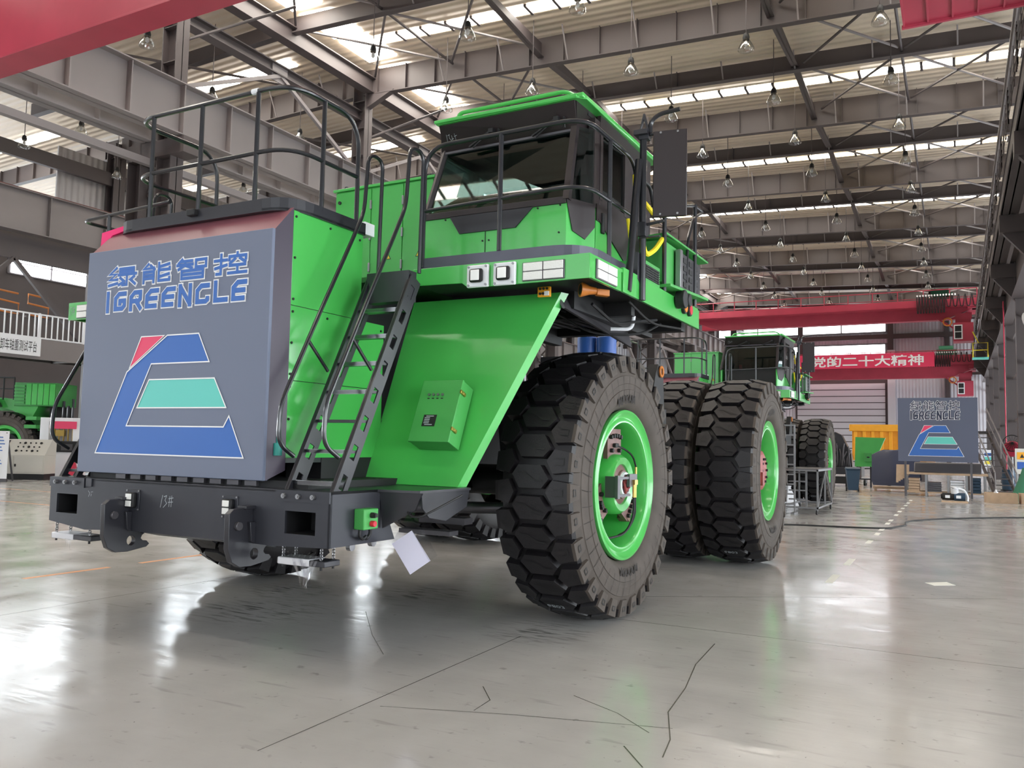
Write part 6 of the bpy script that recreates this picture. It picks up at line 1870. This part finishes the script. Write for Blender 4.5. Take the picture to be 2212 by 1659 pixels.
# white instrument cabinet
wc = T('instrument_cabinet', 'white open instrument cabinet with gauges and a pink sign behind the console', 'cabinet', (-32.35, 21.7, 0), .55)
lp_('body', MB().box(-.95, .95, -.3, .3, 0, 1.05).box(-.95, -.6, -.3, .3, 1.05, 2.45).box(.35, .95, -.3, .3, 1.05, 2.45).box(-.6, .35, .2, .3, 1.05, 2.45).box(-.6, .35, -.3, .3, 2.3, 2.45), 'white', wc, .01)
gd = MB()
for k in range(5):
    gd.cyl((-.5 + .18 * k, .0, 1.5), (-.5 + .18 * k, .0, 2.3), .03, 6)
gd.box(-.45, -.1, -.05, .1, 1.7, 1.95)
lp_('pipework', gd, 'brass', wc)
lp_('meter_panel', MB().box(-.55, .9, -.34, -.3, 1.05, 1.5), 'dark', wc)
lp_('meter', MB().box(-.05, .4, -.36, -.34, 1.12, 1.38), 'steel_dark', wc)
lp_('sign_plate', MB().box(-.4, .5, -.34, -.3, 2.0, 2.3), 'logo_red', wc)
rl = T('red_stand', 'small red and white marker stand at the foot of the instrument cabinet', 'stand', (-31.4, 21.4, 0))
lp_('post', MB().box(-.08, .08, -.05, .05, .3, .95), 'white', rl)
lp_('base', MB().tube([(0, 0, 0), (0, 0, .08), (0, 0, .75)], [.3, .25, .1], 4), 'pot_red', rl)
# teal machine column behind the truck corner
tm = T('teal_test_rig', 'teal painted machine column standing behind the white instrument cabinet', 'machine', (-32.2, 25.2, 0), .5)
lp_('column', MB().box(-.7, .7, -.4, .4, 0, 3.4).box(-.5, .5, -.3, .3, 3.4, 4.0), 'teal_machine', tm, .03)
lp_('fitting', MB().cyl((-.9, -.3, 1.0), (-.9, -.3, 4.2), .06, 8).cyl((-1.2, -.3, 1.0), (-1.2, -.3, 4.3), .06, 8).box(-1.4, -.7, -.5, 0, 2.2, 2.5), 'hall_steel_dark', tm)
# third truck chassis parked side-on in the next bay
t3 = T('truck_chassis', 'green mining truck chassis parked side-on beneath the gallery', 'truck', (-36.1, 22.1, 0), .49, 'green mining dump trucks')
ORG = (0, 0, 0)
w3 = wheel(t3, 0, 0, 1, True, -PI / 2, 'wheel', False, 0)
w3.location = (0, -.9, TR)
link_mesh('hub_drum', mesh_of('hub3', MB().lathe([(-.23, .42), (.02, .40), (.05, .25), (.28, .22), (.30, .10), (.34, .08), (.34, 0)], 28), 'black_metal'), w3)
lp_('frame_side', MB().prism([(-.55, 3.3), (1.15, 3.15), (1.15, 2.9), (.95, 2.5), (.6, 2.35), (.1, 2.75), (-.5, 2.9)], 'y', -.9, .9), 'green', t3)
lp_('cross_member', MB().box(.6, 1.5, -.9, .9, 1.9, 2.5).box(-2.6, .3, -.7, .7, 2.75, 3.0), 'green_old', t3)
bxg = lp_('equipment_box', MB().box(.2, 2.0, -1.05, .6, 2.95, 3.95), 'green_old', t3, .02)
for k in range(5):
    lp_('box_panel', MB().box(.72 + .25 * k, .94 + .25 * k, -1.09, -1.05, 3.0, 3.9), 'green', bxg, .01)
for k in range(6):
    lp_('vent_slat', MB().box(.22, .66, -1.10, -1.05, 3.05 + .14 * k, 3.13 + .14 * k), 'green_dull', bxg)
lp_('step', MB().box(.95, 1.4, -1.4, -.9, 2.35, 2.5).box(.9, 1.4, -1.4, -.9, 2.0, 2.15), 'green_dull', t3)
lp_('pivot_lug', MB().plate([(-.95, 2.75), (-.75, 3.2), (-.5, 3.25), (-.3, 2.9)], [circle(-.62, 3.08, .09)], 'y', -1.2, -1.0), 'steel_dark', t3)
rg_ = MB()
railing(rg_, -2.0, -.9, -1.0, 3.0, 1.1, 2)
railing(rg_, -.75, .15, -1.0, 3.2, .95, 2)
lp_('railing', rg_, 'dark', t3)
lp_('pipe_bundle', MB().cyl((2.1, -.6, 0), (2.1, -.6, 3.2), .06, 8).cyl((2.3, -.6, 0), (2.3, -.6, 3.0), .06, 8).cyl((2.5, -.6, .0), (2.5, -.6, 3.3), .05, 8).box(1.5, 2.5, -.8, .2, 1.9, 2.4), 'black_metal', t3)
lp_('rear_support', MB().box(-2.2, -1.8, -.6, .6, 0, 2.8).box(1.5, 1.8, -.6, .6, 0, 2.95), 'dark', t3)
